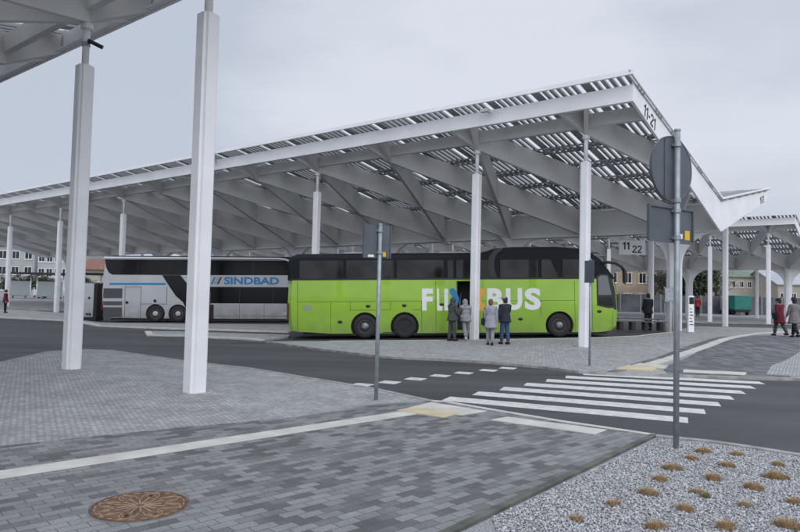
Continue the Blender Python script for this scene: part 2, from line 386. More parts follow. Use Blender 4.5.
# far side platforms
plA = Gs([(267,341.2),(290,344.6),(317,348.2),(366,354),(394,357),(440,358.6),(490,361.6),(540,366),(580,371),(605,372.5),(680,375),(770,377.6),(800,378.3)])
plAr = [plA[-1]+Vector((9, -1.5)), plA[-1]+Vector((30, -5))]
top = Gs([(800,329.5),(768,328),(720,326.8),(692,326)])
back = Gs([(672,332),(640,335.8),(600,337.5),(565,338.4),(480,339.8),(400,340.5),(330,341)])
rest = [top[0]+Vector((25, 0))] + top + back
sheet('platform', plA + plAr + [Vector((plAr[-1].x, top[0].y))] + rest[1:], 0, M['platform'], .2)
strip('kerb', plA+plAr, .14, .008, M['kerb'])
strip('kerb', back, .16, .008, M['tactile'])
plB = Gs([(-60,313.5),(0,317),(62,320),(80,322),(100,325.5),(150,327.5),(205,329),(290,331.5)])
plBt = Gs([(300,324.5),(200,323.6),(100,322.6),(82,320),(66,313),(-60,306)])
sheet('platform', plB+plBt, 0, M['platform'], .2); strip('kerb', plB, .3, .01, M['tactile'])
plC = Gs([(148,331.2),(150,334.6),(185,335.2),(240,338),(262,339.6)])
sheet('platform', plC + Gs([(288,337.2),(290,334.6),(205,332),(175,331.2)]), 0, M['platform'], .2); strip('kerb', plC, .3, .01, M['tactile'])
sheet('plaza', [(-90, 60), (-40, 49), (0, 51), (21.6, 47.6), (26.9, 47.2), (60, 46), (110, 60), (110, 100), (-90, 100)], .03, M['plaza'], .3)
strip('kerb', [Vector((18, 48.1)), Vector((21.6, 47.7)), Vector((26.9, 47.3)), Vector((60, 46.1))], .25, .045, M['kerb_dark'])

# darker paver band and the far cobbles
db = Gs([(606,372.3),(640,362),(675,350.5),(700,342.5),(724,336.5),(738,337),(708,345.5),(680,355.5),(655,364),(617,372.5)])
sheet('dark_paving', db, .010, M['pavers_dark'], .04)
sheet('dark_paving', Gs([(752,335.5),(700,350),(662,367.8),(668,374),(790,377.5),(800,360),(800,336)]), .010, M['pavers_dark'], .04)
sheet('cobbled_pavement', Gs([(800,352),(772,366),(766,375),(800,376.8)])[::-1] , .018, M['cobble'], .05)

# tactile guide strips and pads
ga = G(3, 474.5); gb = G(418, 411.5); gdn = (ga-gb).normalized()
sheet('guide_strip', [p for p in offset_path([gb, ga, ga+gdn*3, ga+gdn*9], .155)] + offset_path([gb, ga, ga+gdn*3, ga+gdn*9], -.155)[::-1], .004, M['tactile'], .02)
sheet('tactile_paving', Gs([(406,408.6),(431,402.6),(487,411.4),(462,415.6)]), .008, M['tactile'], .02)
sheet('tactile_paving', Gs([(396,411),(412,407.6),(462,412.6),(444.5,418)]), .012, M['tactile_y'], .02)
sheet('tactile_paving', Gs([(490,420.2),(507,417),(607,430.2),(595,434.6)]), .008, M['tactile'], .02)
gp = Gs([(641,367.5),(680,355.2),(710,345.3),(738,336.9),(758,333.6),(780,332.2),(800,331.8)])
gp += [gp[-1]+Vector((6, .6))]
strip('guide_strip', gp, .34, .026, M['tactile'], .05)
sheet('tactile_paving', Gs([(616,369.8),(628,366.2),(662,367.6),(652,372)]), .038, M['tactile_y'], .06)
sheet('tactile_paving', Gs([(632,366),(640,364),(668,367),(664,369.6)]), .032, M['tactile'], .06)
sheet('tactile_paving', Gs([(684,370.2),(747,373),(745,375.6),(683,372.8)]), .020, M['tactile'], .05)

# zebra crossing: seven bars, and the row of give-way dashes
aL, aR = G(446, 398.6, RD), G(688, 420.3, RD); bL, bR = G(583, 373.8, RD), G(762, 383, RD)
for i in range(7):
    t = i/6
    l_, r_ = lin(aL, bL, t), lin(aR, bR, t)
    d = (r_-l_).normalized(); n_ = Vector((-d.y, d.x))*.245
    s_ = Vector((.12, .18))*.6
    sheet('crossing_stripe', [l_-n_, r_-n_, r_+n_, l_+n_], RD+.004, M['paint'], .01)
ed = Gs([(690,378.6),(690,377.8),(768,379.4),(768,380.2)], RD)
dash = [(362,384.9),(389.5,382.4),(415.6,379),(440.4,375.8),(463.8,373),(488.5,370.4),(507.8,368.2)]
dd = Gs(dash, RD); run = (dd[-1]-dd[0]).normalized()
sd = (aR-aL).normalized()
for p in dd:
    a = p - sd*.22 - run*.0; 
    q = [p - sd*.2 - Vector((-sd.y, sd.x))*.2, p + sd*.2 - Vector((-sd.y, sd.x))*.2, p + sd*.2 + Vector((-sd.y, sd.x))*.2, p - sd*.2 + Vector((-sd.y, sd.x))*.2]
    sheet('road_marking', q, RD+.004, M['paint'], .01)

for px, py in ((395, 359.6), (150, 357.6)):
    p = G(px, py, RD); r = empty('drain_grate', (p.x, p.y, RD), radians(-35)); tag(r, 'dark iron drain grate in the road '+('by the platform kerb' if px > 300 else 'by the cobbled island'), 'drain')
    bm = bmesh.new(); box(bm, -.3, .3, -.2, .2, -.02, .004); link('frame', bm, M['kerb_dark'], r)
    bm = bmesh.new()
    for i in range(7): box(bm, -.26+i*.08, -.22+i*.08, -.17, .17, .0045, .009)
    link('grating', bm, M['black'], r)
M['patch'] = asphalt_mat('asphalt_patch', (.060, .060, .064), .2)
sheet('road_patch', [(-30, 19.6), (-18, 18.6), (-10.6, 17.9), (-9.4, 18.8), (-17, 21), (-30, 24)], RD+.004, M['patch'], .01)

# ---------------------------------------------------------------- canopies
CU, CV, S, W = 2.1277, 1.3244, 4.6011, 12.66
hEt, hEb, hVt, hVb, hC = 8.88, 8.33, 6.60, 5.16, 6.75
def roof_z(v): return 8.86 - (8.86-6.5)*v/W           # top of the beams
def lou_z(v): return 9.0 - (9.0-6.70)*v/W
def bot_z(v): return 8.36 - (8.36-7.75)*(v/CV) if v < CV else 7.75 - (7.75-5.18)*(v-CV)/(W-CV)
def W_pt(u, v): return (v, u)                          # canopy frame: local x = v (inward), y = u (along)
def beam_bm(u0, v0, u1, v1, dz, wd=.15, mirror=False):
    """plate girder following the roof plane between two plan points"""
    vs = [v0] + ([CV] if v0 < CV < v1 else []) + [v1]
    bm = bmesh.new(); rings = []
    dirv = Vector((v1-v0, u1-u0)).normalized(); nn = Vector((-dirv.y, dirv.x))*wd/2
    for v in vs:
        u = u0 + (u1-u0)*(v-v0)/(v1-v0); x = v; 
        ring = []
        for s, z in ((-1, bot_z(v)+dz), (1, bot_z(v)+dz), (1, roof_z(v)+dz), (-1, roof_z(v)+dz)):
            X = x+nn.x*s; Y = u+nn.y*s
            if Y < .09: Y = .09
            if mirror: X = 2*W-X
            ring.append(bm.verts.new((X, Y, z)))
        rings.append(ring)
    for a, b in zip(rings, rings[1:]):
        for k in range(4): bm.faces.new((a[k], a[(k+1) % 4], b[(k+1) % 4], b[k]))
    bm.faces.new(rings[0]); bm.faces.new(rings[-1][::-1]); fix(bm)
    return bm
def column_mesh():
    bm = bmesh.new(); a, b, c = .165, .105, .165
    # square shaft with recessed corners
    pts = []
    for q in range(4):
        for x, y in ((a, -b), (a, b), (b+.012, b+.012)):
            an = q*pi/2; pts.append((x*cos(an)-y*sin(an), x*sin(an)+y*cos(an)))
    prism(bm, pts, 'z', -.35, hC)
    # collar line near the head
    lathe(bm, [(.02, hC), (.15, hC), (.15, hC+.02), (.02, hC+.02)], 12, 'z', smooth=False)
    fix(bm); me = bpy.data.meshes.new('column'); bm.to_mesh(me); bm.free(); me.materials.append(M['column_white'])
    bm = bmesh.new(); tube(bm, [(0, 0, hC), (0, 0, 7.95)], .075, 12)
    lathe(bm, [(.02, 7.6), (.13, 7.6), (.13, 7.72), (.02, 7.72)], 12, 'z', smooth=False)
    me2 = bpy.data.meshes.new('column_rod'); bm.to_mesh(me2); bm.free(); me2.materials.append(M['column_white'])
    return me, me2
ME_COL = column_mesh()
def tree_column_mesh():
    bm = bmesh.new()
    def prof(half, reach, z0, z1, n=9):
        pts = [(half, -.3)]
        for i in range(n+1):
            t = i/n; pts.append((half + reach*(1-cos(t*pi/2)), z0 + (z1-z0)*sin(t*pi/2)))
        return pts + [(-p[0], p[1]) for p in pts[::-1]]
    a = prof(.34, 1.8, 3.6, 5.22); prism(bm, a, 'x', -.13, .13)
    b = prof(.32, 1.3, 3.8, 5.215); prism(bm, b, 'y', -.125, .125)
    box(bm, -.23, .23, -.23, .23, -.3, 5.0)
    fix(bm); me = bpy.data.meshes.new('tree_column'); bm.to_mesh(me); bm.free(); me.materials.append(M['steel_white'])
    return me
ME_TREE = tree_column_mesh()
def canopy(org, kmax, label, text=None, lamps=(), cols=None):
    L = CU + S*kmax + CU
    root = empty('bus_canopy', (org[0], org[1], 0), TH); tag(root, label, 'canopy', None)
    # fascias
    for mir in (0, 1):
        X = (lambda v: 2*W-v) if mir else (lambda v: v)
        bm = bmesh.new(); box(bm, min(X(0), X(.08)), max(X(0), X(.08)), 0, L, hEb, hEt)
        # bottom flange
        box(bm, min(X(.085), X(.24)), max(X(.085), X(.24)), .1, L-.1, hEb+.02, hEb+.05)
        for k in range(int(L/2.3)):   # stiffeners behind the fascia
            box(bm, min(X(.085), X(.2)), max(X(.085), X(.2)), k*2.3+1.2, k*2.3+1.24, hEb+.05, hEt-.02)
        link('eave_fascia', bm, M['steel_white'], root)
        bm = bmesh.new(); z = lou_z(-.45)
        box(bm, min(X(-.52), X(-.43)), max(X(-.52), X(-.43)), -.16, L+.16, z-.03, z+.12)
        link('eave_rail', bm, M['steel_white'], root)
        # louvre layer
        bm = bmesh.new()
        def rib(u, wd, v0, v1, h0, h1):
            vs = []
            for v in (v0, v1):
                for du, dz in ((0, h0), (wd, h0), (wd, h1), (0, h1)): vs.append(bm.verts.new((X(v), u+du, lou_z(v)+dz)))
            for f in ((3,2,1,0),(4,5,6,7),(0,1,5,4),(1,2,6,5),(2,3,7,6),(3,0,4,7)): bm.faces.new([vs[i] for i in f])
        n = int((L+.5)/1.85)+1
        for k in range(n):
            u0 = -.06 + k*1.85
            for j in range(5):
                u = u0+.10+j*.27
                if u < L-.1: rib(u, .12, -.42, W-.02, .0, .09)
            if u0+1.8 < L: rib(u0+1.46, .33, -.42, W-.02, .078, .10)
        v = .35
        while v < W-.2:
            for dv in (0, .28, .56):
                a, b = X(v+dv), X(v+dv+.06); z = lou_z(v+dv)
                box(bm, min(a, b), max(a, b), -.1, L+.1, z-.07, z-.005)
            v += 1.95
        v = .35
        while v < W-.2:
            u = .1
            while u < L-.1:
                for dv in (0, .28):
                    z = lou_z(v+dv+.17); a, b = X(v+dv+.065), X(v+dv+.275)
                    box(bm, min(a, b), max(a, b), u+dv*.5, u+dv*.5+.12, z-.055, z-.015)
                u += .30
            v += 1.95
        fix(bm); link('louvre_roof', bm, M['louvre'], root)
        # edge beam over the columns
        bm = bmesh.new(); a, b = X(CV-.09), X(CV+.09); box(bm, min(a, b), max(a, b), .1, L-.1, 8.02, 8.5)
        for k in range(kmax*2):
            u = CU+S/2*(k+.5)
            box(bm, min(a, b)-.012, max(a, b)+.012, u-.02, u+.02, 8.03, 8.49)
        link('edge_beam', bm, M['steel_grey'], root)
        # diagrid: two girders from every eave node
        for k in range(0, kmax+1):
            un = CU + S*k
            for sg in (-1, 1):
                slope = sg*S/(W-CV)
                u0 = un - slope*(CV-.1); v0 = .09; v1 = W-.12; u1 = un + slope*(v1-CV)
                if u1 < .1:
                    v1 = CV + (un-.1)/abs(slope); u1 = .1
                if u1 > L-.1:
                    v1 = CV + (L-.1-un)/abs(slope); u1 = L-.1
                link('roof_beam', beam_bm(u0, v0, u1, v1, -.006 if sg > 0 else 0, mirror=bool(mir)), M['steel_grey'], root)
        # the girder that enters from beyond the gable
        slope = S/(W-CV)
        v0 = CV + (.1-(CU-S))/slope
        link('roof_beam', beam_bm(.1, v0, CU + slope*(W-.12-W), W-.12, -.006, mirror=bool(mir)), M['steel_grey'], root)
    # valley beam
    bm = bmesh.new(); box(bm, W-.24, W+.24, .1, L-.1, 5.22, 6.5); box(bm, W-.34, W+.34, .1, L-.1, 5.17, 5.214); link('valley_beam', bm, M['steel_grey'], root)
    # gable fascia, a deep V
    for u, nm in ((0, 0), (L, 1)):
        bm = bmesh.new()
        pts = [(0-.002, hEt+.002), (-.002, hEb-.002), (W, hVb), (2*W+.002, hEb-.002), (2*W+.002, hEt+.002), (W, hVt)]
        ya, yb = (u-.003, u+.085) if not nm else (u-.085, u+.003)
        for pp in ([pts[0], pts[1], pts[2], pts[5]], [pts[5], pts[2], pts[3], pts[4]]): prism(bm, pp, 'y', ya, yb)
        bmesh.ops.remove_doubles(bm, verts=bm.verts[:], dist=.0005)
        fix(bm); link('gable_fascia', bm, M['steel_white'], root)
        bm = bmesh.new(); uu = -.10 if not nm else L+.02
        for x0, x1, z0, z1 in ((-.52, W, lou_z(-.52), lou_z(W)), (W, 2*W+.52, lou_z(W), lou_z(-.52))):
            vs = []
            for x, z in ((x0, z0), (x1, z1)):
                for du, dz in ((0, .03), (.08, .03), (.08, .12), (0, .12)): vs.append(bm.verts.new((x, uu+du, z+dz)))
            for f in ((3,2,1,0),(4,5,6,7),(0,1,5,4),(1,2,6,5),(2,3,7,6),(3,0,4,7)): bm.faces.new([vs[i] for i in f])
        fix(bm); link('gable_rail', bm, M['steel_white'], root)
        bm = bmesh.new(); ya, yb = (.02, .05) if not nm else (L-.05, L-.02)
        for c_ in (0, 1):
            q = [(0, hEt-.02), (W, hVt-.02), (W, lou_z(W)-.01), (0, lou_z(0)-.01)]
            if c_: q = [(2*W-a, b) for a, b in q]
            prism(bm, q, 'y', ya, yb)
        fix(bm); link('gable_infill', bm, M['light_alu'], root)
    # columns
    for k in (cols or [0, 1]+list(range(3, kmax+1, 2))):
        for v in (CV, 2*W-CV):
            c = bpy.data.objects.new('column', ME_COL[0]); C.objects.link(c); c.parent = root; c.location = (v, CU+S*k, 0)
            r = bpy.data.objects.new('column_rod', ME_COL[1]); C.objects.link(r); r.parent = c
    for k in range(0, kmax+1, 2):
        c = bpy.data.objects.new('tree_column', ME_TREE); C.objects.link(c); c.parent = root; c.location = (W, CU+S*k, 0)
    # bay numbers on the gable (text faces outwards, -u)
    if text:
        al = atan2(hVb-hEb, W)*.9
        for mir in (0, 1):
            v0 = 2.15 if not mir else 2*W-.35
            if not mir:
                ex = Vector((cos(al), 0, sin(al))); o0 = Vector((1.75, -.006, 8.5-1.75*.22-.22+.0))
            else:
                ex = Vector((cos(al), 0, -sin(al))); o0 = Vector((2*W-3.2, -.006, 8.5-3.4*.22-.2))
            o0 = Vector((1.05, -.006, 8.12)) if not mir else Vector((2*W-2.3, -.006, 7.78))
            ez = Vector((0, -1, 0)); ey = ez.cross(ex)
            mt = Matrix((ex, ey, ez)).transposed().to_4x4(); mt.translation = o0
            digits(text, 1.35, .45, mt, M['text_dark'], 'bay_number', root)
    for u in lamps:
        bm = bmesh.new(); box(bm, -.34, -.02, u-.03, u+.03, hEt-.10, hEt-.05); box(bm, -.46, -.26, u-.16, u+.16, hEt-.16, hEt-.05)
        link('floodlight', bm, M['light_alu'], root)
    return root
E0 = Vector((7.5137, 20.9391))
main = canopy(E0, 15, 'long white butterfly canopy over the green coach, bay numbers 11-21 on its gable', '11-21', lamps=(5.4, 22.4))
n0 = Vector((-3.565, 11.47)); On = n0 - U2*CU - V2*(2*W-CV)
near = canopy(On, 7, 'nearest white steel canopy, only its edge showing at the top left corner')
t0 = Vector((31.41, 55.04)); Ot = t0 - U2*CU - V2*CV
far = canopy(Ot, 19, 'farther white canopy at the right behind the two walking women')
# camera on the second column of the near canopy
bm = bmesh.new()
cb = Vector((0, 0, 0))
tube(bm, [(0, 0, 0), (.0, -.16, .02)], .02, 8); tube(bm, [(-.05, -.16, .05), (-.08, -.2, .03), (.14, -.40, -.09)], [.03, .045, .045], 10); 
sc = link('security_camera', bm, M['black'], None)
ncol = n0 + U2*S
sc.location = (ncol.x, ncol.y, 7.25); sc.rotation_euler = (0, 0, radians(60))
tag(sc, 'small black security camera on the thin rod above the leftmost near column', 'camera')
bm = bmesh.new(); lathe(bm, [(.02, -.05), (.09, -.05), (.09, .05), (.02, .05)], 12, 'z', smooth=False); link('bracket', bm, M['louvre'], sc)

# ---------------------------------------------------------------- wheels
def wheel(parent, x, z, side=-1, y=1.26, R=.5, hub='out', rimm=None):
    """wheel on the side given, axis along y"""
    bm = bmesh.new(); s = side
    prof = [(.28, .0), (.30, -.02), (R-.04, -.02), (R, .03), (R, .26), (R-.04, .30), (.28, .30)]
    lathe(bm, [(r, s*(y-.0)-s*h) for r, h in prof], 32, 'y')
    fix(bm); t = link('tyre', bm, M['rubber'])
    root = empty('wheel'); root.parent = parent; root.location = (x, 0, z); t.parent = root
    bm = bmesh.new()
    if hub == 'out': pr_ = [(.295, .02), (.27, -.005), (.24, .05), (.17, .06), (.16, -.03), (.09, -.07), (.05, -.07)]
    else: pr_ = [(.295, .02), (.27, .0), (.25, .12), (.14, .14), (.13, .09), (.06, .08), (.03, .08)]
    lathe(bm, [(r, s*y-s*h) for r, h in pr_], 28, 'y')
    for k in range(10):
        a = 2*pi*k/10; c = (cos(a)*.205, s*y-s*(.05 if hub == 'out' else .12), sin(a)*.205)
        lathe(bm, [(.018, c[1]), (.018, c[1]+s*.035)], 8, 'y', (c[0], 0, c[2]))
    fix(bm); link('rim', bm, rimm or M['rim'], root)
def arch_profile(x, z, r, x0, x1, zb):
    """points of the wheel-arch cut for a bottom edge running left to right"""
    a0 = math.asin((zb-z)/r); pts = []
    n = 14
    for i in range(n+1):
        a = pi-a0 - (pi-2*a0)*i/n; pts.append((x+r*cos(a), z+r*sin(a)))
    return pts
def seam(parent, name, segs, y, m, wd=.018):
    bm = bmesh.new()
    for x0, z0, x1, z1 in segs: bar(bm, (x0, y, z0), (x1, y, z1), .004, wd, up=Vector((0, 1, 0)).cross(Vector((x1-x0, 0, z1-z0)).normalized())) if False else box(bm, min(x0, x1)-wd/2, max(x0, x1)+wd/2, y-.003, y+.002, min(z0, z1)-wd/2, max(z0, z1)+wd/2)
    return link(name, bm, m, parent)
def panel(parent, name, pts, y, th, m, bevel=0):
    bm = bmesh.new(); prism(bm, pts, 'y', y-th, y); fix(bm)
    if bevel:
        bmesh.ops.bevel(bm, geom=[e_ for e_ in bm.edges if abs(e_.verts[0].co.y-e_.verts[1].co.y) > th*.5], offset=bevel, segments=4, affect='EDGES')
    return link(name, bm, m, parent)
def place_bus(root, pA, pB, L):
    """pA, pB: ground points under the rear and front corners of the near side (world)"""
    ex = (pB-pA).normalized(); ez = Vector((0, 0, 1)); ey = ez.cross(ex).normalized(); ez = ex.cross(ey)
    m = Matrix((ex, ey, ez)).transposed().to_4x4(); m.translation = pA + ey*1.275
    root.matrix_world = m

# ---------------------------------------------------------------- green coach
def green_coach():
    root = empty('coach'); tag(root, 'lime green long distance coach with black upper windows and open middle door', 'coach')
    def X(px): return (px-288)/23.8
    def Zp(py): return (338.8-py)/23.3
    Y = 1.275
    ax = [3.25, 4.93, 11.52]
    # lower green shell, side outline with wheel arches, extruded over the full width
    bot = [(0.03, .36), (.4, .30), (1.8, .2)]
    for a in ax: bot += arch_profile(a, .5, .6, 0, 0, .2)
    bot += [(13.2, .2), (13.75, .25), (13.98, .45)]
    top_ = [(14.05, 1.2), (13.98, 2.0), (13.9, 2.46), (.02, 2.46), (-.04, 1.4)]
    bm = bmesh.new(); prism(bm, bot+top_, 'y', -Y, Y); fix(bm)
    # round the front and rear vertical corners
    bmesh.ops.bevel(bm, geom=[e_ for e_ in bm.edges if abs(abs(e_.verts[0].co.y)-Y) < 1e-4 and abs(abs(e_.verts[1].co.y)-Y) < 1e-4 and abs(e_.verts[0].co.y-e_.verts[1].co.y) < 1e-4 and (min(e_.verts[0].co.x, e_.verts[1].co.x) > 13.7 or max(e_.verts[0].co.x, e_.verts[1].co.x) < .15)], offset=.14, segments=5, affect='EDGES')
    # the doorway cut
    body = link('body', bm, M['green'], root)
    cut = bmesh.new(); box(cut, X(458.5), X(480.5), -1.6, -.55, .32, 2.40); co = link('doorway', cut, M['interior'])
    md = body.modifiers.new('cut', 'BOOLEAN'); md.operation = 'DIFFERENCE'; md.object = co; md.solver = 'EXACT'
    me = bpy.data.meshes.new_from_object(body.evaluated_get(bpy.context.evaluated_depsgraph_get()))
    body.modifiers.clear(); body.data = me; bpy.data.objects.remove(co)
    bm = bmesh.new()
    xa, xb = X(458.5)+.004, X(480.5)-.004
    box(bm, xa, xb, -.62, -.56, .33, 2.39); box(bm, xa, xb, -1.2, -.6, .33, .36); box(bm, xa, xa+.02, -1.25, -.6, .36, 2.39); box(bm, xb-.02, xb, -1.25, -.6, .36, 2.39); box(bm, xa, xb, -1.25, -.6, 2.37, 2.39)
    for i, z in enumerate((.36, .62, .88)): box(bm, xa+.02, xb-.02, -1.15+.2*i, -.62, z, z+.05)
    link('entrance', bm, M['interior'], root)
    bm = bmesh.new(); tube(bm, [(xa+.12, -1.22, .6), (xa+.12, -1.22, 1.5), (xa+.2, -.9, 1.9)], .018, 8); link('handrail', bm, M['rim'], root)
    # wheel wells and underbody
    bm = bmesh.new(); box(bm, 2.5, 12.3, -.9, .9, .22, 1.2); box(bm, .6, 13.6, -1.15, 1.15, .12, .22); link('underbody', bm, M['black'], root)
    # glazed upper body: lofted sections along x
    secs = []
    prof = [(-.02, 2.46, 3.30), (.06, 2.46, 3.48), (.35, 2.46, 3.60), (4, 2.46, 3.62), (8.15, 2.46, 3.62), (8.45, 2.46, 3.68), (8.8, 2.46, 3.80), (9.6, 2.46, 3.87), (11.5, 2.46, 3.87), (12.4, 2.46, 3.80), (12.95, 2.46, 3.64), (13.35, 2.46, 3.36), (13.62, 2.46, 3.0), (13.85, 2.46, 2.62), (13.92, 2.46, 2.47)]
    bm = bmesh.new(); rings = []
    for x, z0, z1 in prof:
        h = z1-z0; r = min(.28, h*.55); ring = []
        yo = Y-.012 if h > .4 else Y-.03
        pts = [(yo, z0)]
        for i in range(7):
            a = i/6*pi/2; pts.append((yo - .06*min(1, h) - r + r*cos(a), z1 - r*.8 + r*.8*sin(a)))
        pts = [( -p[0], p[1]) for p in pts] + [(p[0], p[1]) for p in pts[::-1]]
        rings.append([bm.verts.new((x, p[0], p[1])) for p in pts])
    n = len(rings[0])
    for a, b in zip(rings, rings[1:]):
        for k in range(n-1):
            f = bm.faces.new((a[k], a[k+1], b[k+1], b[k])); f.smooth = True
    bm.faces.new(rings[0]); bm.faces.new(rings[-1][::-1]); fix(bm)
    link('upper_body', bm, M['darkroof'], root)
    # window panes, each of its own
    ys = -Y+.002
    for a, b in ((299.5, 343.5), (346.5, 394.5), (397.5, 445), (449, 455), (458, 493), (502.5, 541), (544.5, 562), (566, 583), (586, 598)):
        x0, x1 = X(a), X(b); zt = 3.30
        panel(root, 'window', [(x0, 2.54), (x1, 2.54), (x1, zt), (x0, zt)] if a != 544.5 else [(x0, 2.54), (x1, 2.54), (x1-.35, zt), (x0, zt)], ys+.03, .035, M['glass'], .03)
    # band between panes and sill
    panel(root, 'window_band', [(0.06, 2.465), (13.7, 2.465), (13.55, 2.535), (.06, 2.535)], -Y+.004, .01, M['black'])
    # swept styling pillar
    px = [(491.5, 279.5), (490, 268), (491, 259), (497, 251.8), (505, 250), (505, 252), (499.5, 256), (496.5, 262), (496.5, 270), (499, 279.5)]
    panel(root, 'pillar', [(X(a), Zp(b)) for a, b in px], -Y+.02, .05, M['black'])
    # entry door at the front
    dw = [(600.5, 279), (604, 276.6), (613, 277), (617.5, 297), (619, 310.5), (612, 310.5), (600.5, 308)]
    panel(root, 'door_window_frame', [(X(a), Zp(b)) for a, b in dw], -Y+.004, .012, M['black'])
    dw2 = [(602, 280), (605, 278), (611.5, 278.3), (615.5, 297.5), (602, 297.5)]
    panel(root, 'door_window', [(X(a), Zp(b)) for a, b in dw2], -Y-.009, .006, M['glass_clear'])
    dw3 = [(602, 299.5), (615.8, 299.5), (617.5, 308.5), (612, 308.5), (602, 306.5)]
    panel(root, 'door_window', [(X(a), Zp(b)) for a, b in dw3], -Y-.009, .006, M['glass'])
    # windscreen
    bm = bmesh.new()
    pf = [(13.93, 2.44), (14.06, 1.5), (14.08, 1.18)]
    for i in range(2): 
        a, b = pf[i], pf[i+1]
        vs = [bm.verts.new((a[0]+.01, -1.12, a[1])), bm.verts.new((a[0]+.01, 1.12, a[1])), bm.verts.new((b[0]+.015, 1.12, b[1])), bm.verts.new((b[0]+.015, -1.12, b[1])),
              bm.verts.new((a[0]-.05, -1.12, a[1])), bm.verts.new((a[0]-.05, 1.12, a[1])), bm.verts.new((b[0]-.05, 1.12, b[1])), bm.verts.new((b[0]-.05, -1.12, b[1]))]
        for f in ((0,1,2,3),(7,6,5,4),(4,5,1,0),(5,6,2,1),(6,7,3,2),(7,4,0,3)): bm.faces.new([vs[k] for k in f])
    fix(bm); link('windscreen', bm, M['glass'], root)
    panel(root, 'side_glazing', [(X(616.4), Zp(281)), (X(618.9), Zp(292)), (X(620.8), Zp(312)), (X(617.8), Zp(312)), (X(616.4), Zp(298)), (X(613.0), Zp(280))], -Y+.006, .012, M['black'])
    for sy in (-1, 1):
        bm = bmesh.new(); box(bm, 13.93, 14.04, sy*.75-.18, sy*.75+.18, .62, .82); link('headlight', bm, M['glass_clear'], root)
    # mirror arms
    for sy in (-1, 1):
        bm = bmesh.new(); y = sy*1.30
        tube(bm, [(13.25, sy*1.15, 3.12), (13.6, y, 3.17), (13.95, y, 3.13), (14.2, y, 2.98), (14.32, y, 2.8)], [.05, .065, .06, .06, .07], 10)
        mi_ = link('mirror', bm, M['black'], root)
        bm = bmesh.new(); box(bm, 14.26, 14.40, y-.11, y+.11, 2.26, 2.84)
        bmesh.ops.bevel(bm, geom=bm.edges[:], offset=.04, segments=3, affect='EDGES'); link('mirror_head', bm, M['black'], mi_)
    # seams and hatches
    sy_ = -Y-.001
    V = lambda px, a, b: (X(px), Zp(a), X(px), Zp(b))
    Hh = lambda py, a, b: (X(a), Zp(py), X(b), Zp(py))
    seam(root, 'panel_seam', [V(297.5, 283, 331), V(331, 302.5, 333), V(350.5, 302.5, 311), V(422.5, 303, 333), V(437, 283, 333), V(543.5, 302, 317), V(578, 283, 333), V(595.8, 283, 333), V(616.5, 313, 332),
        Hh(302.6, 298, 437), Hh(302.6, 482, 578), Hh(311, 350, 390), Hh(311, 414, 422), V(391, 302.6, 311), V(507, 318, 333), V(458, 283, 333), V(481, 283, 333)], sy_, M['green_seam'])
    for px, py in ((368.5, 307.3), (405, 306.8), (340.3, 322.6), (522.5, 320.8), (602.8, 313.8), (443, 306)):
        bm = bmesh.new(); lathe(bm, [(.005, sy_-.012), (.095, sy_-.012), (.11, sy_+.01), (.005, sy_+.01)], 16, 'y')
        for v in bm.verts: v.co.z *= .62
        for v in bm.verts: v.co.x += X(px); v.co.z += Zp(py)
        link('hatch_handle', bm, M['black'], root)
    bm = bmesh.new()
    for i in range(5): box(bm, X(303), X(312), sy_-.006, sy_+.001, Zp(311)+i*.05, Zp(311)+i*.05+.03)
    link('vent', bm, M['louvre'], root)
    bm = bmesh.new(); box(bm, -.06, .02, -1.2, -1.0, .75, 1.5); link('tail_lamp', bm, M['red_lamp'], root)
    bm = bmesh.new(); box(bm, X(383), X(397), -Y-.002, -Y+.02, .22, .26); link('skirt_trim', bm, M['black'], root)
    # roof hatches
    for a, b in ((343, 362), (441, 470)):
        bm = bmesh.new(); box(bm, X(a), X(b), -.75, .75, 3.61, 3.68); bmesh.ops.bevel(bm, geom=bm.edges[:], offset=.02, affect='EDGES'); link('roof_hatch', bm, M['louvre'], root)
    # lettering
    def tx(s, a, b, y0, y1, m, nm='lettering'):
        mt = Matrix(((1,0,0,X(a)), (0,0,-1,-Y-.003), (0,1,0,Zp(y1)), (0,0,0,1)))
        fit_text(s, X(b)-X(a), Zp(y0)-Zp(y1), mt, m, nm, root, bold=.045)
    tx('F', 423, 434, 290.2, 312, M['white']); tx('L', 438.2, 443.5, 290.2, 312, M['white']); tx('i', 445.3, 449.6, 290.2, 312, M['white'])
    tx('B', 489, 505.5, 290.2, 312, M['white']); tx('U', 508, 524.5, 290.2, 312, M['white']); tx('S', 527, 543.5, 290.2, 312, M['white'])
    def mark(px0, flip, m):
        pts = []
        for i in range(13):
            t = i/12; a = -pi/2 + pi*t
            pts.append((px0 + flip*(7.5-6.5*abs(cos(a))**.8 if False else 0), 0)) if False else None
        # rounded arrow wing
        P_ = [(-2.2, 290.4), (1.2, 289.6), (3.6, 291.4), (6.6, 298), (7.4, 301), (6.6, 304), (3.6, 310.8), (1.2, 312.6), (-2.2, 311.8), (-2.6, 308.5), (.6, 303.5), (1.4, 301), (.6, 298.5), (-2.6, 293.7)]
        panel(root, 'emblem', [(X(px0+flip*a), Zp(b)) for a, b in P_], -Y-.002, .006, m, .03)
    mark(453.3, 1, M['blue']); mark(484.2, -1, M['orange']); 
    panel(root, 'emblem', [(X(455.3), Zp(299.5)), (X(457.3), Zp(301.5)), (X(455.3), Zp(304)), (X(453.6), Zp(301.6))], -Y-.009, .004, M['orange'])
    for i, a in enumerate(ax):
        for sd_ in (-1, 1): wheel(root, a, .5, sd_, 1.24, .5, 'in' if i == 1 else 'out')
    return root
gc = green_coach()
pA = Z(288, 338.8, 27.4); pB = Z(621.2, 336.6, 27.6)
place_bus(gc, pA, pB, 14)

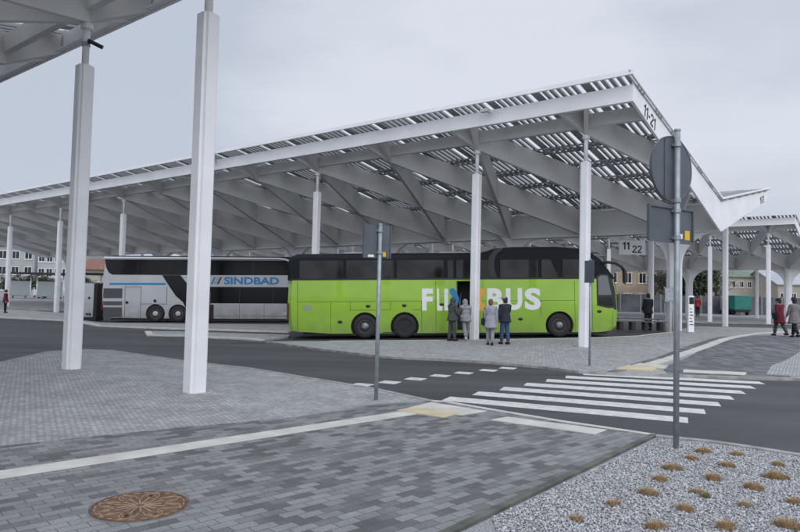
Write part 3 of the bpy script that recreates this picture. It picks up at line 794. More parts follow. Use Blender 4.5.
# ---------------------------------------------------------------- silver coach
def silver_coach():
    root = empty('coach'); tag(root, 'silver grey coach with dark windows and blue SINDBAD lettering, behind the near columns', 'coach')
    def X(px): return (px-103)/16.3
    def Zp(py): return (321.8-py)/16.3
    Y = 1.275; L = 13.9
    bot = [(.05, .35), (.5, .25)]
    ax = [X(154), X(176.3), 11.0]
    for a in ax: bot += arch_profile(a, .5, .58, 0, 0, .22)
    bot += [(13.4, .22), (13.8, .35)]
    top_ = [(13.95, 1.2), (13.75, 2.6), (13.2, 3.7), (12.6, 3.84), (.3, 3.86), (.02, 3.74), (-.12, 2.6), (-.05, 1.2)]
    bm = bmesh.new(); prism(bm, bot+top_, 'y', -Y, Y); fix(bm)
    sel = [e_ for e_ in bm.edges if abs(abs(e_.verts[0].co.y)-Y) < 1e-4 and abs(e_.verts[0].co.y-e_.verts[1].co.y) < 1e-4 and min(e_.verts[0].co.z, e_.verts[1].co.z) > 2.5]
    bmesh.ops.bevel(bm, geom=sel, offset=.12, segments=4, affect='EDGES')
    link('body', bm, M['silver'], root)
    bm = bmesh.new(); box(bm, .35, 12.3, -1.1, 1.1, 3.865, 4.04); bmesh.ops.bevel(bm, geom=bm.edges[:], offset=.05, segments=2, affect='EDGES'); link('roof_pod', bm, M['black'], root)
    bm = bmesh.new(); box(bm, 2.4, 11.8, -.9, .9, .2, 1.2); box(bm, .4, 13.4, -1.15, 1.15, .12, .2); link('underbody', bm, M['black'], root)
    P = lambda ps: [(X(a), Zp(b)) for a, b in ps]
    panel(root, 'upper_windows', P([(103.5, 260), (105, 268), (107.5, 273), (111, 275), (178, 275), (292, 274.6), (322, 274), (320, 268), (314, 260)]), -Y+.001, .012, M['glass_dark'])
    panel(root, 'window_sweep', P([(160, 275.2), (178, 275.2), (188.5, 288), (192, 292), (208, 292), (208, 304), (196, 304), (196, 310), (184, 308), (181, 302), (174, 296), (167, 286)]), -Y+.001, .010, M['glass_dark'])
    panel(root, 'lower_windows', P([(196, 286.6), (322, 286.6), (324, 303), (208.2, 303), (208.2, 291.9), (196, 291.9)]), -Y+.001, .011, M['glass_dark'])
    seam(root, 'window_joint', [(X(a), Zp(262), X(a), Zp(274)) for a in (136, 168, 208, 250, 285)] + [(X(a), Zp(288), X(a), Zp(302)) for a in (237, 270)], -Y-.013, M['black'], .05)
    panel(root, 'roof_trim', P([(101.5, 258.5), (103, 257.2), (276, 257.2), (283, 258.2), (290, 262), (289, 262.9), (282, 259.5), (275, 258.6), (104, 258.7)]), -Y+.0, .03, M['white'])
    panel(root, 'blue_stripe', P([(108.5, 283.3), (163, 283.0), (164.5, 285), (108.5, 285.2)]), -Y-.001, .004, M['blue'])
    panel(root, 'lower_panel', P([(212, 303.6), (324, 303.6), (324, 318.3), (212, 318.3)]), -Y+.001, .02, M['silver'])
    panel(root, 'sill_gap', P([(186, 304.3), (211.5, 304.3), (211.5, 318.6), (190, 318.6), (190, 312), (187, 308)]), -Y+.001, .006, M['black'])
    for a, b, c, d in ((102.6, 121.3, 288.6, 298.4), (102.6, 121.3, 301.4, 305.4), (102.9, 121.3, 307.3, 317.4)):
        bm = bmesh.new(); box(bm, X(a), X(b), -Y-.004, -Y+.001, Zp(d), Zp(c))
        z = Zp(d)+.03
        while z < Zp(c)-.03: box(bm, X(a)+.02, X(b)-.02, -Y-.02, -Y-.0045, z, z+.02); z += .05
        link('engine_grille', bm, M['silver_seam'], root)
    seam(root, 'panel_seam', [(X(124), Zp(287), X(124), Zp(319)), (X(139.5), Zp(287), X(139.5), Zp(319)), (X(124), Zp(287), X(139.5), Zp(287)), (X(165), Zp(287), X(165), Zp(303)), (X(139.5), Zp(304), X(165), Zp(304))], -Y-.001, M['silver_seam'], .03)
    seam(root, 'panel_seam', [(X(237), Zp(303.8), X(237), Zp(318.2)), (X(261.5), Zp(303.8), X(261.5), Zp(318.2)), (X(212.5), Zp(315.6), X(287), Zp(315.6))], -Y-.020, M['silver_seam'], .025)
    for px, py in ((126, 302.5), (153.5, 300.8)):
        bm = bmesh.new(); lathe(bm, [(.005, -Y-.02), (.09, -Y-.02), (.09, -Y), (.005, -Y)], 14, 'y', (X(px), 0, Zp(py))); link('hatch_handle', bm, M['black'], root)
    def tx(s, a, b, y0, y1, m):
        mt = Matrix(((1,0,0,X(a)), (0,0,-1,-Y-.003), (0,1,0,Zp(y1)), (0,0,0,1)))
        fit_text(s, X(b)-X(a), Zp(y0)-Zp(y1), mt, m, 'lettering', root, bold=.035)
    tx('SINDBAD', 221.3, 276, 276.8, 284.2, M['blue'])
    for i, m in enumerate((M['blue'], M['galv'], M['text_dark'])):
        a = 208+i*3.0; panel(root, 'emblem', P([(a, 284), (a+3.4, 277), (a+5.2, 277), (a+1.8, 284)]), -Y-.001, .005, m)
    panel(root, 'emblem', P([(284, 282.4), (289, 280.8), (289, 283), (284, 283)]), -Y-.001, .005, M['blue'])
    bm = bmesh.new(); box(bm, -.14, -.06, -1.22, -.95, .7, 1.5); link('tail_lamp', bm, M['red_lamp'], root)
    wr = mat('pale_rim', (.42, .42, .42), .5, var=.1)
    for a in ax:
        for sd_ in (-1, 1): wheel(root, a, .5, sd_, 1.245, .5, 'out', wr)
    bm = bmesh.new(); box(bm, 13.2, 13.9, -1.15, 1.15, 1.3, 2.9); link('windscreen', bm, M['glass_dark'], root)
    return root
sc_ = silver_coach()
qA = Z(103, 321.8, 39.4); qB = Z(103+13.9*16.3, 322.6, 39.8)
place_bus(sc_, qA, qB, 13.9)

# ---------------------------------------------------------------- road signs (seen from behind)
def pole(root, h, r=.04):
    bm = bmesh.new(); tube(bm, [(0, 0, -.1), (0, 0, h)], r, 14); lathe(bm, [(.01, h), (r+.006, h), (r+.006, h+.02), (.01, h+.03)], 14, 'z', smooth=False)
    lathe(bm, [(.01, 0), (r*2.3, 0), (r*2.3, .012), (.01, .012)], 16, 'z', smooth=False)
    fix(bm); return link('pole', bm, M['galv'], root)
def clamp(parent, z, r=.04):
    bm = bmesh.new(); lathe(bm, [(r+.001, z-.025), (r+.012, z-.025), (r+.012, z+.025), (r+.001, z+.025)], 14, 'z', smooth=False); box(bm, -.055, .055, .03, .045, z-.015, z+.015); fix(bm)
    return link('clamp', bm, M['galv'], parent)
PHI = radians(33)
p_ = G(676, 449, -.02)
sg = empty('road_sign', (p_.x, p_.y, -.02), PHI); tag(sg, 'tall sign post in the gravel with round and rectangular sign backs', 'road sign')
zt = Z(680, 131, p_.y).z
pole(sg, zt+.02, .035)
zc = Z(673, 166, p_.y-.05).z
bm = bmesh.new(); R_ = .415
lathe(bm, [(.01, .055), (R_-.012, .055), (R_-.006, .048), (R_, .048), (R_, .082), (.01, .082)], 48, 'y', (-.03, 0, zc), smooth=False); fix(bm); link('round_plate', bm, M['sign_back'], sg)
for dx in (-.14, .10):
    bm = bmesh.new(); h_ = sqrt(R_**2-dx*dx)-.03; box(bm, -.03+dx-.02, -.03+dx+.02, .042, .0545, zc-h_, zc+h_); link('stiffener', bm, M['sign_back'], sg)
z0, z1 = Z(650, 238.4, p_.y-.25).z, Z(650, 201.6, p_.y-.25).z
bm = bmesh.new(); box(bm, -.50, .42, .055, .075, z0, z1)
for z in (z0, z1-.025): box(bm, -.50, .42, .035, .0545, z, z+.025)
for x in (-.50, .395): box(bm, x, x+.025, .035, .0545, z0+.026, z1-.026)
link('rectangular_plate', bm, M['sign_back'], sg)
bm = bmesh.new(); box(bm, .24, .34, .048, .0548, z0+.05, z0+.17); link('sticker', bm, M['yellow'], sg)
bm = bmesh.new(); box(bm, .10, .19, .048, .0548, z0+.06, z0+.12); link('sticker', bm, M['white'], sg)
for z in (z0+.06, z1-.05, z1+.08, zc+.3): clamp(sg, z, .035)

p_ = G(376, 400.5)
sg2 = empty('road_sign', (p_.x, p_.y, 0), radians(28)); tag(sg2, 'slim post with dark rectangular sign back standing at the cobbles edge by the crossing', 'road sign')
pole(sg2, 2.98, .034)
za, zb = Z(372, 258, p_.y).z, Z(372, 224.5, p_.y).z
bm = bmesh.new(); box(bm, -.29, .23, .045, .065, za, zb)
for x in (-.29, .21): box(bm, x, x+.02, .025, .0445, za, zb)
box(bm, .05, .2, .03, .0445, za+.02, zb-.02)
link('rectangular_plate', bm, M['sign_back'], sg2)
bm = bmesh.new(); box(bm, -.20, -.09, .0365, .0448, za+.015, za+.055); link('sticker', bm, M['white'], sg2)
bm = bmesh.new(); box(bm, .07, .13, .0225, .0298, za+.03, za+.11); link('sticker', bm, M['yellow'], sg2)
clamp(sg2, za+.1, .034); clamp(sg2, zb-.1, .034)

p_ = G(589.5, 366)
sg3 = empty('road_sign', (p_.x, p_.y, 0), radians(-58)); tag(sg3, 'thin post with small grey edge-on sign in front of the right platform column', 'road sign')
pole(sg3, 2.86, .03)
bm = bmesh.new(); box(bm, -.16, .16, -.055, -.04, 2.24, 2.84); link('rectangular_plate', bm, M['sign_back'], sg3); clamp(sg3, 2.4, .03); clamp(sg3, 2.7, .03)

# hanging bay sign "11 22"
o_ = Z(632, 247.5, 43.)
hs = empty('hanging_sign', (o_.x, o_.y, o_.z), radians(-5)); tag(hs, 'pale hanging sign with numbers 11 and 22 below the canopy roof', 'sign')
bm = bmesh.new(); box(bm, -.85, .85, -.03, .03, -.48, .48); link('sign_panel', bm, M['steel_white'], hs)
for t_, x, z in (('11', -.62, -.14), ('22', .0, -.36)):
    mt = Matrix(((1,0,0,x), (0,0,-1,-.034), (0,1,0,z), (0,0,0,1)))
    digits(t_, .5 if t_ == '11' else .66, .5, mt, M['text_dark'], 'number', hs)
bm = bmesh.new()
for x in (-.7, .7): tube(bm, [(x, 0, .48), (x, 0, 1.9)], .02, 8)
link('hanger', bm, M['steel_white'], hs)

# notice board on the pillar, totem, litter rack
c0 = E0 + U2*CU + V2*W
b_ = Z(669, 295, c0.y-.9)
nb = empty('notice_board', (b_.x, b_.y, 0), radians(8)); tag(nb, 'grey timetable board fixed at head height to the wide platform pillar', 'notice board')
bm = bmesh.new(); box(bm, -.24, .24, -.05, .05, b_.z-.33, b_.z+.33); link('board', bm, M['galv'], nb)
bm = bmesh.new(); box(bm, -.19, .19, -.056, -.051, b_.z-.28, b_.z+.28); link('timetable', bm, mat('printed_sheet', (.45, .47, .5), .4, col2=(.22, .24, .28), vscale=14), nb)
bm = bmesh.new(); 
for x in (-.2, .2): tube(bm, [(x, .03, 0), (x, .03, b_.z+.4)], .022, 8)
link('leg', bm, M['galv'], nb)
t_ = G(690.5, 332.5)
tt = empty('totem', (t_.x, t_.y, gz(t_.x, t_.y)), radians(20)); tag(tt, 'narrow white information totem beside the tall sign post on the platform', 'totem')
bm = bmesh.new(); box(bm, -.17, .17, -.06, .06, 0, 1.75); bmesh.ops.bevel(bm, geom=bm.edges[:], offset=.015, affect='EDGES'); link('housing', bm, M['steel_white'], tt)
bm = bmesh.new(); box(bm, -.14, .14, -.066, -.0605, 1.35, 1.68); link('screen', bm, M['glass'], tt)
bm = bmesh.new()
for i in range(6): box(bm, -.11, .11-.05*(i % 3), -.065, -.0605, .35+i*.15, .40+i*.15)
link('printed_line', bm, M['sign_back'], tt)
bm = bmesh.new(); box(bm, -.25, .25, -.12, .12, -.02, .03); link('foot', bm, M['galv'], tt)

# bench row / rack beside the coach front
r_ = G(638, 330.5, 0)
rk = empty('bench', (r_.x, r_.y, gz(r_.x, r_.y)), radians(3)); tag(rk, 'long low grey bench with round dark supports right of the green coach', 'bench')
bm = bmesh.new(); box(bm, -1.2, 1.4, -.22, .22, .42, .47); link('seat', bm, M['sign_back'], rk)
bm = bmesh.new(); box(bm, -1.2, 1.4, .24, .28, .52, .60)
for x in (-.9, .35, 1.1): box(bm, x-.02, x+.02, .205, .238, .1, .60)
link('back_rail', bm, M['sign_back'], rk)
for x in (-.9, -.3, .35, 1.1):
    bm = bmesh.new(); box(bm, x-.09, x+.09, -.20, -.13, 0, .419); box(bm, x-.09, x+.09, .13, .20, 0, .419); box(bm, x-.06, x+.06, -.13, .13, .36, .419); link('leg', bm, M['black'], rk)

# manhole
mh = G(140, 506)
mo = empty('manhole_cover', (mh.x, mh.y, 0), .4); tag(mo, 'round rusty brown cast iron manhole cover set in the grey pavers', 'manhole cover')
bm = bmesh.new(); lathe(bm, [(.37, -.01), (.37, .006), (.385, .006), (.385, -.01)], 64, 'z', smooth=False); fix(bm); link('frame', bm, M['iron'], mo)
bm = bmesh.new(); lathe(bm, [(.005, -.01), (.005, .004), (.365, .004), (.365, -.01)], 64, 'z', smooth=False); fix(bm)
for f in bm.faces: f.material_index = 0
nlid = len(bm.faces)
for k in range(16):     # radiating flower of raised ribs
    a = 2*pi*k/16; r1 = .21 if k % 2 else .17
    bar(bm, (cos(a)*.035, sin(a)*.035, .0065), (cos(a)*r1, sin(a)*r1, .0065), .011, .005)
for k in range(8):      # petals
    a = 2*pi*(k+.5)/8
    pts = []
    for i in range(13):
        t = i/12; rr = .20+.13*sin(pi*t)**.6; aa = a + (t-.5)*.62
        pts.append((cos(aa)*rr, sin(aa)*rr, .0065))
    for p, q in zip(pts, pts[1:]): bar(bm, p, q, .009, .005)
    for s in (-1, 1):
        aa = a+s*.17; bar(bm, (cos(aa)*.235, sin(aa)*.235, .0065), (cos(a+s*.1)*.29, sin(a+s*.1)*.29, .0065), .008, .005)
for k in range(24):
    a = 2*pi*k/24; bar(bm, (cos(a)*.345, sin(a)*.345, .0062), (cos(a+.13)*.345, sin(a+.13)*.345, .0062), .012, .004)
for i_, f in enumerate(bm.faces):
    if i_ >= nlid: f.material_index = 1
link('lid', bm, [M['iron'], M['iron_light']], mo)
bm = bmesh.new()
for a in (1.2, 4.3): lathe(bm, [(.001, .0045), (.001, .0055), (.016, .0055), (.016, .0045)], 10, 'z', (cos(a)*.25, sin(a)*.25, .005))
link('pick_hole', bm, M['black'], mo)
bm = bmesh.new(); lathe(bm, [(.387, -.01), (.387, .003), (.405, .003), (.405, -.01)], 64, 'z', smooth=False); fix(bm); link('mortar_joint', bm, M['concrete'], mo)

# ---------------------------------------------------------------- gravel stones
def inside(p, poly):
    c = False; j = len(poly)-1
    for i in range(len(poly)):
        a, b = poly[i], poly[j]
        if (a[1] > p[1]) != (b[1] > p[1]) and p[0] < (b[0]-a[0])*(p[1]-a[1])/(b[1]-a[1])+a[0]: c = not c
        j = i
    return c
import numpy as np
rng = np.random.default_rng(3)
gpoly = [tuple(p) for p in ([off_g[0]+Vector((.04, -.06))] + [p+Vector((0, -.09)) for p in grx[:-1]] + [Vector((10, 3.0)), Vector((1.2, 3.0))] + [G(452, 531)+Vector((.07, 0))])]
octv = np.array([(1,0,0),(-1,0,0),(0,1,0),(0,-1,0),(0,0,1),(0,0,-1),(.62,.62,.5),(-.62,.62,-.4),(.6,-.62,-.4),(-.6,-.6,.5)], float)
bmq = bmesh.new(); vv = [bmq.verts.new(v) for v in octv]; hull = bmesh.ops.convex_hull(bmq, input=vv); bmesh.ops.triangulate(bmq, faces=bmq.faces[:])
bmq.verts.index_update(); base_v = np.array([v.co[:] for v in bmq.verts]); base_f = np.array([[v.index for v in f.verts] for f in bmq.faces]); bmq.free()
NV, NF = len(base_v), len(base_f)
pts = []
while len(pts) < 70000:
    y = 3.0 + (rng.random()**1.3)*6.5; x = .8 + rng.random()*8.5
    if x > .72*y+.5: continue
    if inside((x, y), gpoly): pts.append((x, y))
pts = np.array(pts); n = len(pts)
sc1 = rng.uniform(.005, .012, n)*rng.choice([1, 1, 1, 1.5], n)
ang = rng.uniform(0, 2*pi, (n, 2))
V_ = base_v[None]*(sc1[:, None, None]*rng.uniform(.6, 1.3, (n, 1, 3)))*rng.uniform(.85, 1.15, (n, NV, 3))
ca, sa = np.cos(ang[:, :1]), np.sin(ang[:, :1]); cb_, sb = np.cos(ang[:, 1:]), np.sin(ang[:, 1:])
x_, y_, z_ = V_[..., 0], V_[..., 1], V_[..., 2]
x_, z_ = x_*cb_ - z_*sb, x_*sb + z_*cb_; x_, y_ = x_*ca - y_*sa, x_*sa + y_*ca
V_ = np.stack([x_+pts[:, :1], y_+pts[:, 1:], z_*.8 - .017 + rng.uniform(0, .012, (n, 1))], -1).reshape(-1, 3)
Fc = (base_f[None] + (np.arange(n)*NV)[:, None, None]).reshape(-1, 3)
me = bpy.data.meshes.new('gravel'); me.vertices.add(len(V_)); me.vertices.foreach_set('co', V_.ravel())
me.loops.add(Fc.size); me.loops.foreach_set('vertex_index', Fc.ravel().astype(np.int32))
me.polygons.add(len(Fc)); me.polygons.foreach_set('loop_start', np.arange(0, Fc.size, 3, dtype=np.int32)); me.update(calc_edges=True)
gm = []
for i, c in enumerate(((.38, .383, .395), (.29, .293, .305), (.50, .503, .515), (.15, .15, .16))): gm.append(mat('gravel_stone', c, .8)); me.materials.append(gm[-1])
mi_ = np.repeat(rng.choice([0, 1, 2, 3], n, p=[.45, .22, .27, .06]), NF).astype(np.int32); me.polygons.foreach_set('material_index', mi_)
go = bpy.data.objects.new('gravel', me); C.objects.link(go); tag(go, 'loose pale grey crushed stone covering the bed', 'gravel'); go['kind'] = 'stuff'

# ---------------------------------------------------------------- dry grass tufts
mg = [mat('dry_grass', (.40, .28, .16), .9, var=.3, vscale=40), mat('dry_grass_pale', (.46, .33, .19), .9), mat('green_blade', (.10, .14, .04), .9)]
def tuft_mesh(i, green=0.06):
    rr = random.Random(i); bm = bmesh.new()
    for k in range(620):
        a = rr.uniform(0, 2*pi); q = sqrt(rr.random()); r0 = q*.085; l_ = rr.uniform(.03, .065)*(1.15-.45*q*q); lean = q*rr.uniform(.3, 1.0)+rr.uniform(0, .2)
        b0 = Vector((cos(a)*r0, sin(a)*r0*.75, 0)); a2 = a+rr.uniform(-.9, .9); d = Vector((cos(a2)*sin(lean), sin(a2)*sin(lean), cos(lean)))
        s = Vector((-sin(a), cos(a), 0))*rr.uniform(.0013, .0024)
        m1 = b0 + d*l_*.55; t = b0 + d*l_ - Vector((0, 0, l_*.22*sin(lean)))
        v = [bm.verts.new(b0-s), bm.verts.new(b0+s), bm.verts.new(m1+s*.8), bm.verts.new(m1-s*.8), bm.verts.new(t)]
        mi = 2 if rr.random() < green else (1 if rr.random() < .4 else 0)
        bm.faces.new((v[0], v[1], v[2], v[3])).material_index = mi; bm.faces.new((v[3], v[2], v[4])).material_index = mi
    me = bpy.data.meshes.new('grass_tuft'); bm.to_mesh(me); bm.free()
    for m in mg: me.materials.append(m)
    return me
TM = [tuft_mesh(i) for i in range(5)] + [tuft_mesh(9, .7)]
tufts = [(672,470,1.25,'broad tuft nearest right of the big sign post'),(660,481,1.0,'round tuft below the broad one by the sign post'),(648,495,1.1,'tuft midway down the left row of the gravel bed'),(613,506,.9,'lone tuft close to the paver kerb'),(576,521,.75,'smallest faint tuft nearest the kerb corner'),(656,529,1.05,'tuft cut by the bottom edge, left one'),(685,511,1.0,'tuft standing alone in the lower middle of the bed'),(745,507,.8,'upright narrow tuft in the lower right of the bed'),(726,529,1.1,'tuft at the bottom edge, right of the middle'),(788,528,1.3,'large tuft at the bottom right corner'),(795,504,.95,'tuft at the right edge of the photo'),(754,489.5,1.2,'wide tuft right of centre in the gravel bed'),(776,479,1.4,'widest straggly tuft towards the right'),(713.5,480,1.15,'flat tuft in the middle of the gravel bed'),(727,467,1.0,'tuft in the second row behind the flat one'),(703,453,1.15,'farthest tuft right behind the sign post foot'),(692,460,.95,'tuft just in front of the farthest one'),(737,456,.95,'back row tuft near the road kerb'),(778,466,.9,'small tuft in the back row at the right'),(697.5,494,.85,'tuft with a dark stone beside it in the bed middle'),(705,498,.7,'tiny greenish tuft among the stones')]
for i, (px, py, s_, lb) in enumerate(tufts):
    p = G(px, py, -.02); o = bpy.data.objects.new('grass_tuft', TM[5 if i == len(tufts)-1 else i % 5]); C.objects.link(o)
    o.location = (p.x, p.y, -.012); o.scale = (s_*1.0, s_*1.0, s_*1.05); o.rotation_euler = (0, 0, i*1.3)
    tag(o, 'dry brown grass: '+lb if 'green' not in lb else lb+' in the middle of the gravel', 'grass tuft', 'grass tufts in the gravel bed')

# ---------------------------------------------------------------- people
def skinned(name, verts, edges, radii, m, parent=None, sub=1, extra=None):
    me = bpy.data.meshes.new(name); me.from_pydata([tuple(v) for v in verts], edges, []); o = bpy.data.objects.new(name, me); C.objects.link(o)
    md = o.modifiers.new('skin', 'SKIN'); md.use_smooth_shade = True
    if not me.skin_vertices:
        bm = bmesh.new(); bm.from_mesh(me); bm.verts.layers.skin.verify(); bm.to_mesh(me); bm.free()
    for i, r in enumerate(radii):
        me.skin_vertices[0].data[i].radius = r if isinstance(r, tuple) else (r, r)
        me.skin_vertices[0].data[i].use_root = (i == 0)
    sb_ = o.modifiers.new('sub', 'SUBSURF'); sb_.levels = sub; sb_.render_levels = sub
    me2 = bpy.data.meshes.new_from_object(o.evaluated_get(bpy.context.evaluated_depsgraph_get())); bpy.data.objects.remove(o)
    bm = bmesh.new(); bm.from_mesh(me2)
    if extra: extra(bm)
    for f in bm.faces: f.smooth = True
    o = link(name, bm, m, parent)
    return o
def ball(bm, c, r, mi=0, n=10):
    mt = Matrix.Translation(c) @ Matrix.Diagonal((*r, 1)); k = bmesh.ops.create_uvsphere(bm, u_segments=n+2, v_segments=n, radius=1, matrix=mt)
    for v in k['verts']:
        for f in v.link_faces: f.material_index = mi; f.smooth = True
SKIN = mat('skin', (.52, .33, .25), .6); EYE_M = mat('eye', (.03, .02, .02), .3)
def person(px, py, height, facing, label, top, leg, shoe, hair, stride=(0, 0), arms=((.05, .1), (.05, .1)), lean=0., coat=.80, hood=False, hat=None, bag=None, cap=None, group=None, Yd=None, spread=.0):
    g = G(px, py) if Yd is None else Vector(Z(px, py, Yd)[:2])
    zg = gz(g.x, g.y) if Yd is None else Z(px, py, Yd).z
    root = empty('person', (g.x, g.y, zg), facing); tag(root, label, 'person', group)
    k = height/1.74
    root.scale = (k, k, k)
    # facing +y.  joints
    hip = Vector((0, 0, .93)); 
    def lp(v): # lean the trunk forward about the hips
        d = v-hip; return hip + Vector((d.x, d.y*cos(lean)+d.z*sin(lean), d.z*cos(lean)-d.y*sin(lean)))
    V = [hip, lp(Vector((0, 0, 1.1))), lp(Vector((0, 0, 1.3))), lp(Vector((0, 0, 1.42))), lp(Vector((0, .01, 1.50))), lp(Vector((0, .025, 1.56))), lp(Vector((0, .03, 1.63))), lp(Vector((0, .02, 1.70)))]
    R = [(.15, .11), (.135, .10), (.165, .115), (.12, .09), (.055, .055), (.07, .085), (.078, .098), (.062, .078)]
    E = [(0,1),(1,2),(2,3),(3,4),(4,5),(5,6),(6,7)]
    LEG = []
    for s, ang_ in ((-1, stride[0]), (1, stride[1])):
        h = Vector((s*.085, 0, .88)); kn = h + Vector((s*spread*.5, sin(ang_)*.42, -cos(ang_)*.42))
        b2 = ang_ - (.45*abs(ang_)+(.35 if ang_ < 0 else 0)*abs(ang_)*1.5)
        an = kn + Vector((s*spread*.5, sin(b2)*.39, -cos(b2)*.39)); toe = an + Vector((s*.02, .15, -.03))
        LEG.append((h, kn, an, toe)); i = len(V)
        V += [h, kn, an, toe]; R += [.085, .055, .034, .016]; E += [(0, i), (i, i+1), (i+1, i+2), (i+2, i+3)]
    # keep the lower foot on the ground
    lo = min(l_[2].z for l_ in LEG); dz = .075-lo
    for v in V: v.z += dz
    ARM = []; HANDS = []
    for s, (sw, bend) in ((-1, arms[0]), (1, arms[1])):
        sh = lp(Vector((s*.185, 0, 1.39))); sh.z += dz
        a = sw + lean*.3; el = sh + Vector((s*.035, sin(a)*.28, -cos(a)*.28)); a2 = a+bend
        wr = el + Vector((s*.01-s*.08*min(1, bend), sin(a2)*.25, -cos(a2)*.25)); hd = wr + Vector((0, sin(a2)*.07, -cos(a2)*.07))
        i = len(V); V += [sh, el, wr, hd]; R += [.06, .043, .03, (.022, .036)]; E += [(3, i), (i, i+1), (i+1, i+2), (i+2, i+3)]
        ARM.append((sh, el, wr)); HANDS.append((wr, hd, s, a2))
    def extra(bm):
        for wr, hd, s, a2 in HANDS:
            f = Vector((0, sin(a2), -cos(a2))); sd = Vector((0, cos(a2), sin(a2)))
            for q, (o1, l1) in enumerate(((-.024, .062), (-.008, .075), (.009, .07), (.024, .055))):
                b = hd + sd*o1; c = b + f*l1*.5 + Vector((-s*.006, 0, 0)); d = c + f*l1*.45 + Vector((-s*.02, 0, 0))
                tube(bm, [b, c, d], [.009, .0085, .006], 6)
            b = wr + f*.02 + sd*.026; tube(bm, [b, b+f*.035+sd*.022, b+f*.06+sd*.026], [.011, .01, .007], 6)
        hc = (V[5]+V[6])/2; up = (V[6]-V[5]).normalized(); fw = Vector((0, cos(lean), -sin(lean)))
        tube(bm, [hc+fw*.088+up*.015, hc+fw*.105-up*.015, hc+fw*.09-up*.022], [.008, .014, .01], 6)      # nose
        for s in (-1, 1): ball(bm, hc+Vector((s*.083, 0, 0))-fw*.01, (.012, .02, .032))                 # ears
        tube(bm, [hc+fw*.086-up*.055+Vector((-.025, 0, 0)), hc+fw*.094-up*.055, hc+fw*.086-up*.055+Vector((.025, 0, 0))], [.004, .008, .004], 6)
    body = skinned('body', V, E, R, SKIN, root, 1, extra)
    bm = bmesh.new(); hc = (V[5]+V[6])/2; up = (V[6]-V[5]).normalized(); fw = Vector((0, cos(lean), -sin(lean)))
    for s in (-1, 1): ball(bm, hc+fw*.088+up*.02+Vector((s*.032, 0, 0)), (.012, .008, .008), n=6)
    link('eyes', bm, EYE_M, root)
    # trousers
    hz = Vector((0, 0, dz))
    tv = [hip+hz+Vector((0, 0, .06)), hip+hz-Vector((0, 0, .02))]; tr = [(.165, .125), (.165, .125)]; te = [(0, 1)]
    for h, kn, an, toe in LEG:
        i = len(tv); tv += [h.copy()-Vector((0, 0, .06)), kn.copy(), an.copy()+Vector((0, 0, .01))]; tr += [.108, .085, .072]; te += [(1, i), (i, i+1), (i+1, i+2)]
    skinned('trousers', tv, te, tr, leg, root)
    # jacket or coat, with sleeves
    jv = [lp(Vector((0, 0, .98)))+hz, V[1].copy(), V[2].copy(), V[3].copy(), lp(Vector((0, .005, 1.47)))+hz]; jr = [(.20, .16), (.19, .15), (.215, .16), (.17, .13), (.08, .08)]; je = [(0, 1), (1, 2), (2, 3), (3, 4)]
    if hood: jr[-1] = (.10, .10)
    for sh, el, wr in ARM:
        i = len(jv); jv += [sh.copy(), el.copy(), wr.copy()]; jr += [.095, .075, .058]; je += [(3, i), (i, i+1), (i+1, i+2)]
    skinned('jacket', jv, je, jr, top, root)
    if coat > 0:
        bm = bmesh.new(); rings = []; n = 20; rr = random.Random(int(px))
        fold = [rr.uniform(.96, 1.05) for _ in range(n)]
        for t in [i/7 for i in range(8)]:
            zc_ = 1.12 + dz - t*(1.12-coat); wx = .185+.05*t*(1 if coat > .75 else 1.3); wy = .155+.05*t + abs(stride[0])*.12*t
            rings.append([bm.verts.new((cos(2*pi*q/n)*wx*(1+(fold[q]-1)*t), sin(2*pi*q/n)*wy*(1+(fold[q]-1)*t) + (sin(lean)*.12*(1-t)), zc_)) for q in range(n)])
        for a, b in zip(rings, rings[1:]):
            for q in range(n): f = bm.faces.new((a[q], a[(q+1) % n], b[(q+1) % n], b[q])); f.smooth = True
        r = bmesh.ops.extrude_edge_only(bm, edges=[e_ for e_ in bm.edges if e_.is_boundary and e_.verts[0].co.z < coat+dz+.02])
        for v in [g_ for g_ in r['geom'] if isinstance(g_, bmesh.types.BMVert)]: v.co.x *= .93; v.co.y *= .93; v.co.z += .02
        fix(bm); link('coat_skirt', bm, top, root)
        for zz in (): pass
    # shoes
    for h, kn, an, toe in LEG:
        bm = bmesh.new(); tube(bm, [an+Vector((0, -.06, -.035)), an+Vector((0, 0, -.03)), an+Vector((0, .09, -.04)), an+Vector((0, .165, -.048))], [.042, .058, .052, .034], 10); link('shoe', bm, shoe, root, True)
    # hair, hood, hat
    if hood:
        bm = bmesh.new(); ball(bm, hc-fw*.015+up*.01, (.115, .125, .145)); ball(bm, hc-up*.12-fw*.03, (.13, .12, .08)); link('hood', bm, top, root)
    else:
        bm = bmesh.new(); ball(bm, hc-fw*.02+up*.03, (.094, .108, .115)); ball(bm, hc-fw*.05-up*.03, (.085, .07, .10)); link('hair', bm, hair, root)
    if hat:
        bm = bmesh.new(); lathe(bm, [(.03, .0), (.16, -.005), (.165, .005), (.10, .012), (.105, .07), (.085, .12), (.03, .125)], 20, 'z', tuple(hc+up*.055)); fix(bm); link('hat', bm, hat, root)
    if cap:
        bm = bmesh.new(); lathe(bm, [(.03, -.01), (.108, -.01), (.108, .03), (.085, .075), (.02, .09)], 18, 'z', tuple(hc+up*.055)); tube(bm, [hc+up*.06+fw*.09, hc+up*.052+fw*.17], [.05, .03], 8)
        fix(bm); link('cap', bm, cap, root)
